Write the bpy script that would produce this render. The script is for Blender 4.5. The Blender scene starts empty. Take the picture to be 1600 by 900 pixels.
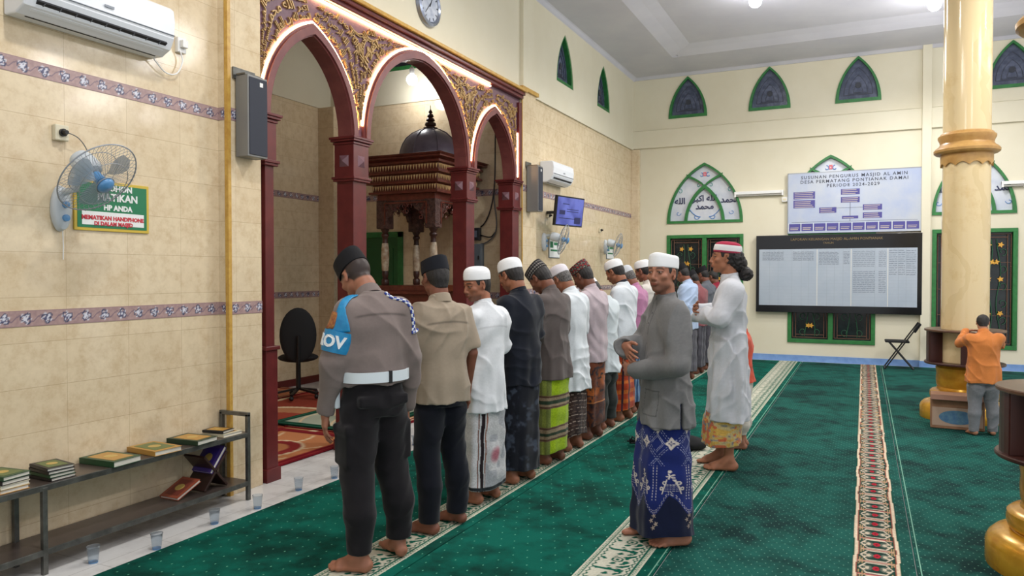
import bpy, bmesh, math, random
import numpy as np
from mathutils import Vector, Matrix, Euler
PI = math.pi
SC = bpy.context.scene
COL = SC.collection
random.seed(7)
RNG = np.random.default_rng(5)

# ---------------------------------------------------------------- linking and tags
def link(o, parent=None):
    COL.objects.link(o)
    if parent is not None:
        o.parent = parent
    return o

def tag(o, label=None, cat=None, group=None, kind=None):
    if label: o['label'] = label
    if cat: o['category'] = cat
    if group: o['group'] = group
    if kind: o['kind'] = kind
    return o

def empty(name, loc=(0, 0, 0), rz=0.0, label=None, cat=None, group=None):
    o = bpy.data.objects.new(name, None)
    o.empty_display_size = .1
    link(o)
    o.location = loc
    o.rotation_euler = (0, 0, rz)
    return tag(o, label, cat, group)

def copy_tree(o, parent=None):
    c = o.copy()
    COL.objects.link(c)
    c.parent = parent
    for ch in list(o.children):
        copy_tree(ch, c)
    return c

# ---------------------------------------------------------------- materials
MATS = {}
def lin(c):
    if len(c) == 4: c = c[:3]
    out = []
    for x in c:
        x = x / 255.0
        out.append(x / 12.92 if x <= .04045 else ((x + .055) / 1.055) ** 2.4)
    return (*out, 1.0)

class NT:
    def __init__(s, name):
        s.m = bpy.data.materials.new(name)
        s.m.use_nodes = True
        s.t = s.m.node_tree
        s.b = s.t.nodes['Principled BSDF']
        s.tc = None
    def n(s, typ, **k):
        x = s.t.nodes.new(typ)
        for a, b in k.items(): setattr(x, a, b)
        return x
    def l(s, a, b): s.t.links.new(a, b)
    def obj(s):
        if s.tc is None: s.tc = s.n('ShaderNodeTexCoord')
        return s.tc.outputs['Object']
    def noise(s, scale, detail=4, rough=.55, vec=None, stretch=None):
        v = vec or s.obj()
        if stretch:
            mp = s.n('ShaderNodeMapping'); mp.inputs['Scale'].default_value = stretch
            s.l(v, mp.inputs['Vector']); v = mp.outputs['Vector']
        x = s.n('ShaderNodeTexNoise')
        x.inputs['Scale'].default_value = scale; x.inputs['Detail'].default_value = detail
        x.inputs['Roughness'].default_value = rough
        s.l(v, x.inputs['Vector'])
        return x.outputs['Fac']
    def ramp(s, fac, stops):
        r = s.n('ShaderNodeValToRGB')
        e = r.color_ramp.elements
        while len(e) < len(stops): e.new(.5)
        for i, (p, c) in enumerate(stops):
            e[i].position = p; e[i].color = c if len(c) == 4 else (*c, 1)
        s.l(fac, r.inputs[0])
        return r.outputs[0]
    def mix(s, fac, a, b, mode='MIX'):
        x = s.n('ShaderNodeMix', data_type='RGBA', blend_type=mode)
        for i, v in ((0, fac), (6, a), (7, b)):
            if hasattr(v, 'links'): s.l(v, x.inputs[i])
            else: x.inputs[i].default_value = v
        return x.outputs[2]
    def math(s, op, a, b=None, c=None):
        x = s.n('ShaderNodeMath', operation=op)
        for i, v in enumerate((a, b, c)):
            if v is None: continue
            if hasattr(v, 'links'): s.l(v, x.inputs[i])
            else: x.inputs[i].default_value = v
        return x.outputs[0]
    def xyz(s, v=None):
        x = s.n('ShaderNodeSeparateXYZ'); s.l(v or s.obj(), x.inputs[0])
        return x.outputs
    def bump(s, h, strength=.3, dist=.01):
        x = s.n('ShaderNodeBump'); x.inputs['Strength'].default_value = strength
        x.inputs['Distance'].default_value = dist
        s.l(h, x.inputs['Height']); s.l(x.outputs[0], s.b.inputs['Normal'])
    def base(s, v):
        if hasattr(v, 'links'): s.l(v, s.b.inputs['Base Color'])
        else: s.b.inputs['Base Color'].default_value = v
    def setp(s, **k):
        for a, b in k.items(): s.b.inputs[a.replace('_', ' ')].default_value = b

def mat(name, c, rough=.5, metal=0., c2=None, ns=6., bump=0., bs=60., spec=.5, emit=0., ecol=None, trans=0., sheen=0., stretch=None, bd=.004):
    """plain material: a colour (0-255) with a second tone mixed in by noise, and a fine bump"""
    if name in MATS: return MATS[name]
    t = NT(name)
    if c2 is not None:
        f = t.noise(ns, 5, .6, stretch=stretch)
        t.base(t.ramp(f, [(.35, lin(c)), (.65, lin(c2))]))
    else: t.base(lin(c))
    t.setp(Roughness=rough, Metallic=metal, Specular_IOR_Level=spec)
    if sheen: t.b.inputs['Sheen Weight'].default_value = sheen
    if trans: t.setp(Transmission_Weight=trans)
    if emit:
        t.b.inputs['Emission Color'].default_value = lin(ecol or c)
        t.b.inputs['Emission Strength'].default_value = emit
    if bump: t.bump(t.noise(bs, 4, .6, stretch=stretch), bump, bd)
    MATS[name] = t.m
    return t.m

def vcmat(name, rough=.8, bump=.15, bs=300., bd=.002, spec=.3, metal=0., sheen=0.):
    """takes its colour from the mesh's own 'Col' attribute (woven, printed or painted pattern)"""
    if name in MATS: return MATS[name]
    t = NT(name)
    a = t.n('ShaderNodeAttribute', attribute_name='Col')
    t.base(a.outputs['Color'])
    t.setp(Roughness=rough, Metallic=metal, Specular_IOR_Level=spec)
    if sheen: t.b.inputs['Sheen Weight'].default_value = sheen
    if bump: t.bump(t.noise(bs, 3, .6), bump, bd)
    MATS[name] = t.m
    return t.m

def set_col(me, rgb):
    """rgb: (nverts,3) sRGB 0-255 array -> linear point colours"""
    x = np.clip(np.asarray(rgb, dtype=np.float32) / 255., 0, 1)
    l = np.where(x <= .04045, x / 12.92, ((x + .055) / 1.055) ** 2.4)
    a = me.color_attributes.new('Col', 'FLOAT_COLOR', 'POINT')
    out = np.ones((len(me.vertices), 4), dtype=np.float32); out[:, :3] = l
    a.data.foreach_set('color', out.ravel())

# ---------------------------------------------------------------- mesh helpers
def np_mesh(name, V, Fq, mats, parent=None, smooth=True, fmi=None, sharp=None):
    me = bpy.data.meshes.new(name)
    V = np.asarray(V, dtype=np.float32); Fq = np.asarray(Fq, dtype=np.int32)
    me.vertices.add(len(V)); me.vertices.foreach_set('co', V.ravel())
    k = Fq.shape[1]
    me.loops.add(Fq.size); me.loops.foreach_set('vertex_index', Fq.ravel())
    me.polygons.add(len(Fq))
    me.polygons.foreach_set('loop_start', np.arange(0, Fq.size, k, dtype=np.int32))
    me.polygons.foreach_set('use_smooth', np.full(len(Fq), smooth, dtype=bool))
    if fmi is not None: me.polygons.foreach_set('material_index', np.asarray(fmi, dtype=np.int32))
    me.update(calc_edges=True)
    me.validate()
    for m in (mats if isinstance(mats, (list, tuple)) else [mats]): me.materials.append(m)
    if sharp: me.set_sharp_from_angle(angle=sharp)
    o = bpy.data.objects.new(name, me)
    return link(o, parent)

def spline(pts, m=5):
    P = [Vector(p) for p in pts]; out = []
    for i in range(len(P) - 1):
        a = P[max(i - 1, 0)]; b = P[i]; c = P[i + 1]; d = P[min(i + 2, len(P) - 1)]
        for k in range(m):
            t = k / m; out.append(.5 * ((2 * b) + (c - a) * t + (2 * a - 5 * b + 4 * c - d) * t * t + (3 * b - a - 3 * c + d) * t ** 3))
    return out + [P[-1]]

def rotm(rx=0, ry=0, rz=0): return Euler((rx, ry, rz)).to_matrix()

class MB:
    def __init__(s): s.v = []; s.f = []; s.mi = []; s.cur = 0
    def add(s, vs, fs):
        b = len(s.v); s.v += [tuple(v) for v in vs]
        for f in fs: s.f.append(tuple(b + i for i in f)); s.mi.append(s.cur)
        return s
    def box(s, x0, x1, y0, y1, z0, z1):
        s.add([(x, y, z) for x in (x0, x1) for y in (y0, y1) for z in (z0, z1)],
              [(0, 1, 3, 2), (4, 6, 7, 5), (0, 4, 5, 1), (2, 3, 7, 6), (0, 2, 6, 4), (1, 5, 7, 3)])
        return s
    def cbox(s, c, d, R=None):
        c = Vector(c); R = R or Matrix.Identity(3)
        vs = [c + R @ Vector((x * d[0] / 2, y * d[1] / 2, z * d[2] / 2)) for x in (-1, 1) for y in (-1, 1) for z in (-1, 1)]
        s.add(vs, [(0, 1, 3, 2), (4, 6, 7, 5), (0, 4, 5, 1), (2, 3, 7, 6), (0, 2, 6, 4), (1, 5, 7, 3)])
        return s
    def bar(s, a, b, w, h=None):
        """square bar from a to b"""
        a = Vector(a); b = Vector(b); h = h or w
        d = b - a; L = d.length; z = d.normalized()
        up = Vector((0, 0, 1)) if abs(z.z) < .95 else Vector((1, 0, 0))
        x = up.cross(z).normalized(); y = z.cross(x)
        R = Matrix((x, y, z)).transposed()
        return s.cbox((a + b) / 2, (w, h, L), R)
    def tube(s, pts, r, n=8, closed=False, cap=True):
        pts = [Vector(p) for p in pts]; m = len(pts)
        rr = r if isinstance(r, (list, tuple)) else [r] * m
        prev = None; rings = []
        for i, p in enumerate(pts):
            if closed: d = pts[(i + 1) % m] - pts[i - 1]
            else: d = pts[min(i + 1, m - 1)] - pts[max(i - 1, 0)]
            d.normalize()
            if prev is None:
                u = Vector((0, 0, 1)) if abs(d.z) < .9 else Vector((1, 0, 0))
                x = u.cross(d).normalized()
            else:
                x = prev - d * prev.dot(d)
                if x.length < 1e-6: x = Vector((1, 0, 0)).cross(d)
                x.normalize()
            prev = x; y = d.cross(x)
            rings.append([p + (x * math.cos(2 * PI * k / n) + y * math.sin(2 * PI * k / n)) * rr[i] for k in range(n)])
        vs = [v for rg in rings for v in rg]; fs = []
        for i in range(m if closed else m - 1):
            a = i * n; b = ((i + 1) % m) * n
            for k in range(n): fs.append((a + k, a + (k + 1) % n, b + (k + 1) % n, b + k))
        if cap and not closed:
            fs.append(tuple(range(n))[::-1]); fs.append(tuple((m - 1) * n + k for k in range(n)))
        return s.add(vs, fs)
    def lathe(s, prof, c=(0, 0, 0), n=32, sx=1, sy=1, axis='Z', R=None, cap=True, ph=0.):
        vs = []; fs = []; m = len(prof); c = Vector(c)
        for r, z in prof:
            for k in range(n):
                a = 2 * PI * k / n + ph
                p = Vector((math.cos(a) * r * sx, math.sin(a) * r * sy, z))
                if axis == 'X': p = Vector((p.z, p.x, p.y))
                elif axis == 'Y': p = Vector((p.x, p.z, p.y))
                if R is not None: p = R @ p
                vs.append(c + p)
        for i in range(m - 1):
            for k in range(n):
                fs.append((i * n + k, i * n + (k + 1) % n, (i + 1) * n + (k + 1) % n, (i + 1) * n + k))
        if cap:
            fs.append(tuple(range(n))[::-1]); fs.append(tuple((m - 1) * n + k for k in range(n)))
        return s.add(vs, fs)
    def ball(s, c, r, n=16, m=10, R=None):
        if not isinstance(r, (list, tuple)): r = (r, r, r)
        c = Vector(c); vs = []; fs = []
        for i in range(m + 1):
            t = PI * i / m
            for k in range(n):
                a = 2 * PI * k / n
                p = Vector((math.sin(t) * math.cos(a) * r[0], math.sin(t) * math.sin(a) * r[1], math.cos(t) * r[2]))
                if R is not None: p = R @ p
                vs.append(c + p)
        for i in range(m):
            for k in range(n): fs.append((i * n + k, (i + 1) * n + k, (i + 1) * n + (k + 1) % n, i * n + (k + 1) % n))
        return s.add(vs, fs)
    def prism(s, poly, d0, d1, axis='X'):
        """poly: 2D points; extruded along axis from d0 to d1. axis X: poly=(y,z); Y: (x,z); Z: (x,y)"""
        def P(p, d):
            return {'X': (d, p[0], p[1]), 'Y': (p[0], d, p[1]), 'Z': (p[0], p[1], d)}[axis]
        n = len(poly)
        vs = [P(p, d0) for p in poly] + [P(p, d1) for p in poly]
        fs = [tuple(range(n))[::-1], tuple(range(n, 2 * n))] + [(i, (i + 1) % n, n + (i + 1) % n, n + i) for i in range(n)]
        return s.add(vs, fs)
    def strip(s, A, B, d0, d1, axis='X', closed=False):
        """solid band between two 2D polylines of equal length, extruded"""
        def P(p, d):
            return {'X': (d, p[0], p[1]), 'Y': (p[0], d, p[1]), 'Z': (p[0], p[1], d)}[axis]
        n = len(A); vs = [P(p, d0) for p in A] + [P(p, d0) for p in B] + [P(p, d1) for p in A] + [P(p, d1) for p in B]
        fs = []
        for i in range(n if closed else n - 1):
            j = (i + 1) % n
            fs += [(i, j, n + j, n + i), (2 * n + i, 3 * n + i, 3 * n + j, 2 * n + j), (i, 2 * n + i, 2 * n + j, j), (n + i, n + j, 3 * n + j, 3 * n + i)]
        if not closed:
            fs += [(0, n, 3 * n, 2 * n), (n - 1, 3 * n - 1, 4 * n - 1, 2 * n - 1)][:1]
            fs.append((n - 1, 3 * n - 1, 4 * n - 1, 2 * n - 1))
        return s.add(vs, fs)
    def build(s, name, mats, parent=None, smooth=False, bevel=0, sharp=.6, loc=None, rot=None, seg=2):
        me = bpy.data.meshes.new(name)
        me.from_pydata(s.v, [], s.f)
        mats = mats if isinstance(mats, (list, tuple)) else [mats]
        for m in mats: me.materials.append(m)
        if len(mats) > 1: me.polygons.foreach_set('material_index', s.mi)
        bm = bmesh.new(); bm.from_mesh(me); bmesh.ops.recalc_face_normals(bm, faces=bm.faces); bm.to_mesh(me); bm.free()
        if smooth:
            me.polygons.foreach_set('use_smooth', [True] * len(me.polygons))
            me.set_sharp_from_angle(angle=sharp)
        me.update()
        o = bpy.data.objects.new(name, me)
        link(o, parent)
        if loc: o.location = loc
        if rot: o.rotation_euler = rot
        if bevel:
            b = o.modifiers.new('b', 'BEVEL'); b.width = bevel; b.segments = seg; b.limit_method = 'ANGLE'; b.angle_limit = .7
        return o

def boolean_cut(o, cutters):
    """bake a boolean difference into o's mesh and drop the cutters"""
    for c in cutters:
        m = o.modifiers.new('c', 'BOOLEAN'); m.operation = 'DIFFERENCE'; m.solver = 'EXACT'; m.object = c
    dg = bpy.context.evaluated_depsgraph_get()
    me = bpy.data.meshes.new_from_object(o.evaluated_get(dg))
    o.modifiers.clear(); o.data = me
    for c in cutters: bpy.data.objects.remove(c)

def text_arrays(body, size=1., align='CENTER', extrude=0., res=3, offset=0., spacing=1., bold=False):
    c = bpy.data.curves.new('t', 'FONT'); c.body = body; c.size = size; c.align_x = align; c.extrude = extrude
    c.resolution_u = res; c.offset = offset; c.space_character = spacing
    o = bpy.data.objects.new('t', c); COL.objects.link(o)
    dg = bpy.context.evaluated_depsgraph_get()
    me = bpy.data.meshes.new_from_object(o.evaluated_get(dg))
    V = np.zeros(len(me.vertices) * 3, dtype=np.float32); me.vertices.foreach_get('co', V); V = V.reshape(-1, 3)
    F = [tuple(p.vertices) for p in me.polygons]
    bpy.data.objects.remove(o); bpy.data.curves.remove(c); bpy.data.meshes.remove(me)
    return V, F

def text_into(mb, body, size, origin, U, W, align='CENTER', **k):
    """put text in a MB: U = reading direction, W = up direction"""
    V, F = text_arrays(body, size, align, **k)
    o = Vector(origin); U = Vector(U); W = Vector(W); N = U.cross(W)
    mb.add([o + U * float(a) + W * float(b) + N * float(c) for a, b, c in V], F)
    return mb

def sheet(name, origin, U, W, w, h, res, fn, m, parent=None, thick=0.004):
    """a thin slab whose front carries a woven/printed pattern fn(u,v)->rgb, as mesh colours; u along U, v along W (metres)"""
    nu = max(2, int(w / res) + 1); nv = max(2, int(h / res) + 1)
    u = np.linspace(0, w, nu); v = np.linspace(0, h, nv)
    UU, VV = np.meshgrid(u, v, indexing='ij')
    o = np.array(origin, dtype=float); U = np.array(U, float); W = np.array(W, float); N = np.cross(U, W)
    P = o + UU[..., None] * U + VV[..., None] * W + N * thick
    idx = np.arange(nu * nv).reshape(nu, nv)
    F = np.stack([idx[:-1, :-1], idx[1:, :-1], idx[1:, 1:], idx[:-1, 1:]], -1).reshape(-1, 4)
    V = P.reshape(-1, 3)
    C = fn(UU, VV).reshape(-1, 3)
    cor = [idx[0, 0], idx[-1, 0], idx[-1, -1], idx[0, -1]]
    b = len(V)
    V = np.concatenate([V, V[cor] - N * thick]); C = np.concatenate([C, C[cor]])
    side = []
    for a in range(4):
        c = (a + 1) % 4
        side.append([cor[a], b + a, b + c, cor[c]])
    side.append([b, b + 3, b + 2, b + 1])
    F = np.concatenate([F, np.array(side)])
    ob = np_mesh(name, V, F, m, parent, smooth=False)
    set_col(ob.data, C)
    return ob

def mixc(a, b, t):
    a = np.asarray(a, float); b = np.asarray(b, float)
    t = np.clip(t, 0, 1)[..., None]
    return a * (1 - t) + b * t

def sm(x, e0, e1):
    t = np.clip((x - e0) / (e1 - e0), 0, 1)
    return t * t * (3 - 2 * t)

def vnoise(x, y, seed=0):
    """cheap value noise on arrays"""
    xi = np.floor(x).astype(int); yi = np.floor(y).astype(int)
    fx = x - xi; fy = y - yi
    fx = fx * fx * (3 - 2 * fx); fy = fy * fy * (3 - 2 * fy)
    def h(a, b):
        n = (a * 374761393 + b * 668265263 + seed * 1442695041) & 0x7fffffff
        n = ((n ^ (n >> 13)) * 1274126177) & 0x7fffffff
        return ((n ^ (n >> 16)) & 0xffff) / 65535.
    return (h(xi, yi) * (1 - fx) + h(xi + 1, yi) * fx) * (1 - fy) + (h(xi, yi + 1) * (1 - fx) + h(xi + 1, yi + 1) * fx) * fy
# ================================================================= THE ROOM
WX = -4.15      # face of the qibla wall
BY = 14.4       # face of the back wall
CH = 5.4        # ceiling height

def tile_mat(name, ca, cb, tw, th, axis, rough=.11, grout=(166, 138, 104), zoff=0.05, yoff=0.):
    """glossy marble-look tiles in a straight grid with thin joints; axis = which object axis runs along the wall"""
    t = NT(name)
    X = t.xyz()
    u = X[{'Y': 1, 'X': 0}[axis]]; v = X[2]
    uu = t.math('MULTIPLY', t.math('ADD', u, yoff + 40 * tw), 1 / tw)
    vv = t.math('MULTIPLY', t.math('ADD', v, zoff + 40 * th), 1 / th)
    fu = t.math('FRACT', uu); fv = t.math('FRACT', vv)
    def edge(f, k, w):
        d = t.math('MINIMUM', f, t.math('SUBTRACT', 1., f))
        return t.math('LESS_THAN', d, w / k)
    g = t.math('MAXIMUM', edge(fu, tw, .0011), edge(fv, th, .0014))
    # each tile its own tone
    cx = t.n('ShaderNodeCombineXYZ'); t.l(t.math('FLOOR', uu), cx.inputs[0]); t.l(t.math('FLOOR', vv), cx.inputs[1])
    wn = t.n('ShaderNodeTexWhiteNoise'); t.l(cx.outputs[0], wn.inputs['Vector'])
    n1 = t.noise(11, 6, .62); n2 = t.noise(34, 5, .7)
    f = t.math('ADD', t.math('MULTIPLY', n1, .7), t.math('MULTIPLY', n2, .3))
    c = t.ramp(f, [(.30, lin(cb)), (.52, lin(ca)), (.72, lin([min(255, x + 10) for x in ca]))])
    c = t.mix(t.math('MULTIPLY', wn.outputs['Value'], .22), c, lin(cb))
    c = t.mix(t.math('MULTIPLY', g, .6), c, lin(grout))
    t.base(c)
    t.setp(Roughness=rough, Specular_IOR_Level=.5)
    t.bump(t.math('SUBTRACT', 1., g), .25, .002)
    return t.m

M_tileY = tile_mat('cream_wall_tiles', (222, 204, 172), (202, 178, 142), .40, .25, 'Y')
M_tileX = tile_mat('cream_wall_tiles_side', (222, 204, 172), (202, 178, 142), .40, .25, 'X')
M_paint = mat('cream_wall_paint', (224, 218, 196), .7, c2=(219, 212, 188), ns=1.2, bump=.08, bs=40)
M_ceil = mat('ceiling_paint', (212, 212, 222), .8, c2=(204, 204, 216), ns=1.5)
M_goldtrim = mat('gold_edge_paint', (205, 165, 80), .4, c2=(185, 140, 60), ns=20)
M_green = mat('green_window_paint', (46, 124, 62), .45, c2=(38, 106, 52), ns=15)
M_blue = mat('blue_skirting_paint', (122, 158, 208), .5, c2=(105, 142, 196), ns=8)

def marble_floor():
    t = NT('white_marble_floor_tiles')
    X = t.xyz()
    def ed(o, k, off):
        f = t.math('FRACT', t.math('MULTIPLY', t.math('ADD', o, 40 + off), 1 / k))
        return t.math('LESS_THAN', t.math('MINIMUM', f, t.math('SUBTRACT', 1., f)), .002 / k)
    g = t.math('MAXIMUM', ed(X[0], .4, .15), ed(X[1], .4, .1))
    n = t.noise(3, 8, .65)
    c = t.ramp(n, [(.35, lin((196, 194, 192))), (.5, lin((226, 224, 221))), (.7, lin((236, 235, 232)))])
    c = t.mix(t.math('MULTIPLY', g, .6), c, lin((150, 146, 140)))
    t.base(c); t.setp(Roughness=.22)
    return t.m
o = MB().box(-7.4, 10, -3.0, BY + .2, -.12, 0).build('floor', marble_floor())
tag(o, kind='structure')

# ---- wall on the left (qibla wall) with the opening of the niche
w = MB()
w.cur = 0
w.box(-4.35, WX, -3.0, 3.93, 0, 4.0)
w.box(-4.35, WX, 9.40, BY, 0, 4.0)
w.cur = 1
w.box(-4.35, WX + .03, -3.0, 3.93, 4.0, CH + .3)
w.box(-4.35, WX + .03, 3.93, 9.40, 3.975, CH + .3)
o = w.build('wall_left', [M_tileY, M_paint]); tag(o, kind='structure')
w = MB(); w.box(-4.35, WX + .03, 9.40, BY, 4.0, CH + .3)
wl = w.build('wall_left_upper', [M_paint])
def gothic(c, half, z0, rise, off=0., n=14):
    """pointed arch outline from left foot over the apex to the right foot, grown outwards by off"""
    R = (half * half + rise * rise) / (2 * half)
    a1 = math.atan2(rise, R - half)
    # with an offset the two arcs meet above the apex
    R2 = R + off
    am = math.acos(max(-1, min(1, (R - half) / R2)))
    left = []
    for i in range(n + 1):
        a = am * i / n
        left.append((c - half + R - R2 * math.cos(a), z0 + R2 * math.sin(a)))
    right = [(2 * c - p[0], p[1]) for p in left[:-1]][::-1]
    return left + right
cut = []
for yc in (10.65, 12.50):
    g = gothic(yc, .35, 4.43, .76)
    cut.append(MB().prism(g, WX - .1, WX + .2, 'X').build('cutter', M_green))
boolean_cut(wl, cut)
tag(wl, kind='structure')

# piers on both sides of the niche
for i, (y0, y1) in enumerate(((3.93, 4.25), (8.93, 9.40))):
    p = MB(); p.box(-4.35, -4.06, y0, y1, 0, 4.0)
    o = p.build('wall_left_pier', M_tileY, bevel=.004); tag(o, kind='structure')
    q = MB()
    if i == 0: q.box(-4.085, -4.052, y0 - .006, y0 + .022, 0, 4.0)
    else:
        q.box(-4.064, -4.052, y0 - .004, y0 + .012, 0, 4.0)
        q.cur = 0; q.box(-4.12, -4.03, y0 - .03, y1 + .03, 3.98, 4.03)
    o = q.build('trim_%d' % (i + 1), M_goldtrim); tag(o, kind='structure')
p = MB().box(-4.14, -4.07, 9.0, 9.36, 4.03, CH); o = p.build('wall_left_pilaster', M_paint); tag(o, kind='structure')
p = MB().box(-4.14, -4.07, 3.95, 4.3, 4.03, CH); o = p.build('wall_left_pilaster', M_paint); tag(o, kind='structure')

# ---- decorated tile borders (purple-grey flowers on terracotta)
def border_fn(u, v):
    h = .088
    P = .117
    base = np.zeros(u.shape + (3,)) + np.array((180, 152, 146.))
    n = vnoise(u * 90, v * 90, 3)
    base = mixc(base, np.zeros_like(base) + np.array((158, 132, 132.)), n)
    cu = (np.mod(u, P) - P / 2); cv = v - h / 2
    r = np.hypot(cu, cv); th = np.arctan2(cv, cu)
    k = np.floor(u / P)
    pet = .023 + .010 * np.cos(5 * th + k * 1.7)
    base = mixc(base, np.zeros_like(base) + np.array((212, 212, 222.)), 1 - sm(r, pet - .002, pet + .003))
    ln = np.abs(r - .024 - .006 * np.sin(3 * th + k)) < .0042
    base[ln] = (74, 78, 104)
    ln = (np.abs(r - .011 - .004 * np.cos(4 * th + k)) < .003)
    base[ln] = (92, 92, 120)
    # stems running between the flowers
    st = np.abs(cv - .018 * np.sin(u / P * 2 * PI)) < .0035
    base[st & (r > .032)] = (122, 104, 118)
    e = (v < .006) | (v > h - .006)
    base[e] = (150, 122, 126)
    e = ((v > .009) & (v < .012)) | ((v > h - .012) & (v < h - .009))
    base[e] = (204, 176, 160)
    return base
M_border = vcmat('patterned_border_tiles', rough=.25, bump=.05)
tn = [4]
def border(origin, U, w_, res=.0065):
    tn[0] += 1
    o = sheet('trim_%d' % tn[0], origin, U, (0, 0, 1), w_, .088, res, border_fn, M_border, thick=.003)
    tag(o, kind='structure')
for z in (1.29, 2.665):
    border((WX, -1.0, z), (0, 1, 0), 4.93)
    border((-4.06, 3.93, z), (0, 1, 0), .32)
    border((WX, 3.93, z), (1, 0, 0), .09)
    border((WX, 9.40, z), (0, 1, 0), BY - 9.40, .012)
    border((-4.06, 8.93, z), (0, 1, 0), .47, .012)

# ---- niche behind the screen
NX, NY = -7.25, 9.02
w = MB(); w.cur = 0
w.box(NX - .15, NX, 4.0, NY, 0, 4.0); w.cur = 1; w.box(NX - .15, NX + .02, 4.0, NY, 4.0, CH + .1)
o = w.build('wall_niche_back', [M_tileY, M_paint]); tag(o, kind='structure')
w = MB(); w.cur = 0
w.box(NX, -4.35, NY, NY + .15, 0, 4.0); o = w.build('wall_niche_far', M_tileX); tag(o, kind='structure')
w = MB(); w.box(NX, -4.35, NY - .02, NY + .15, 4.0, CH + .1)
wf = w.build('wall_niche_far_upper', M_paint)
cut = [MB().prism(gothic(-6.12, .4, 4.47, .76), NY - .1, NY + .09, 'Y').build('cutter', M_green),
       MB().prism(gothic(-5.0, .4, 4.47, .76), NY - .1, NY + .09, 'Y').build('cutter', M_green)]
boolean_cut(wf, cut); tag(wf, kind='structure')
w = MB(); w.box(NX, -4.35, 3.85, 4.0, 0, CH + .1)
o = w.build('wall_niche_near', M_tileX); tag(o, kind='structure')
w = MB(); w.box(NX - .1, -4.35, 3.9, NY + .1, CH, CH + .1); o = w.build('ceiling_niche', M_ceil); tag(o, kind='structure')
w = MB(); w.box(NX, NX + .28, NY - .28, NY, 0, 4.0); o = w.build('wall_niche_pier', M_tileX, bevel=.004); tag(o, kind='structure')
for z in (1.24, 2.63):
    border((NX, 4.0, z), (0, 1, 0), NY - 4.28, .012)
    border((NX + .28, NY - .001, z), (1, 0, 0), 2.6, .012)
    tn[0] += 0
# the sheets above face into the room: those on the far wall must face -Y
w = MB(); w.box(NX, NX + .02, 4.0, NY, 0, .1); w.box(NX, -4.35, NY - .02, NY, 0, .1)
o = w.build('baseboard_niche', mat('maroon_skirting', (96, 34, 30), .4)); tag(o, kind='structure')

# ---- back wall
w = MB(); w.box(-4.35, 10, BY, BY + .25, 0, CH + .3)
wb = w.build('wall_back', M_paint)
UP = [(-3.07, .365, 4.56, .78), (-1.588, .365, 4.57, .78), (-.12, .365, 4.57, .79), (2.14, .365, 4.58, .76), (3.6, .365, 4.58, .76)]
MID = [(-2.75, .71, 2.54, 1.14), (-.55, .71, 2.54, 1.14), (1.62, .60, 2.56, 1.05), (3.7, .71, 2.56, 1.14)]
LOW = [(-3.46, -2.03, .34, 2.32), (-1.25, .18, .34, 2.32), (1.03, 2.24, .34, 2.32), (3.0, 4.42, .34, 2.32)]
cut = [MB().prism(gothic(c, h, z, r), BY - .1, BY + .12, 'Y').build('cutter', M_green) for c, h, z, r in UP + MID]
cut += [MB().box(a, b, BY - .1, BY + .12, c, d).build('cutter', M_green) for a, b, c, d in LOW]
boolean_cut(wb, cut); tag(wb, kind='structure')
w = MB(); w.box(WX, .86, BY - .05, BY, 4.02, 4.36); w.box(1.00, 10, BY - .05, BY, 4.02, 4.36)
w.box(WX, 10, BY - .058, BY, 4.36, 4.375)
o = w.build('wall_back_band', M_paint, bevel=.006); tag(o, kind='structure')
w = MB(); w.box(.86, 1.00, BY - .10, BY, 0, CH); o = w.build('wall_back_pier', M_paint, bevel=.006); tag(o, kind='structure')
w = MB(); w.box(WX, WX + .16, BY - .10, BY, 0, 4.0); o = w.build('wall_back_corner_pier', M_tileY, bevel=.006); tag(o, kind='structure')
w = MB(); w.box(WX + .16, 10, BY - .02, BY, 0, .11); w.box(.85, 1.01, BY - .12, BY - .1, 0, .11)
o = w.build('baseboard_back', M_blue); tag(o, kind='structure')
# night outside
w = MB(); w.box(-4.3, 10, BY + .26, BY + .3, 0, CH); o = w.build('backdrop_night', mat('night_dark', (20, 24, 32), .9)); tag(o, kind='structure')

# ---- ceiling: slab with a lowered border and a coved cornice
w = MB()
w.box(-4.35, 10, -3.0, BY + .2, 5.50, 5.8)
w.box(-4.15, -3.1, -3.0, BY, CH, 5.51)
w.box(-3.1, 10, BY - 1.15, BY, CH, 5.51)
w.prism([(-3.1, 5.40), (-3.1, 5.505), (-2.7, 5.505), (-2.9, 5.46)], -3.0, BY - 1.15, 'Y')
w.prism([(BY - 1.15, 5.40), (BY - 1.15, 5.505), (BY - 1.55, 5.505), (BY - 1.35, 5.46)], -3.0, 10, 'X')
o = w.build('ceiling', M_ceil); tag(o, kind='structure')
w = MB()
w.prism([(WX, 5.345), (WX + .03, 5.345), (WX + .05, 5.36), (WX + .08, 5.39), (WX + .10, CH), (WX, CH)], -3.0, BY, 'Y')
w.prism([(BY, 5.355), (BY - .03, 5.355), (BY - .05, 5.37), (BY - .08, 5.39), (BY - .10, CH), (BY, CH)], WX, 10, 'X')
o = w.build('cornice', M_ceil); tag(o, kind='structure')

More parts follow.
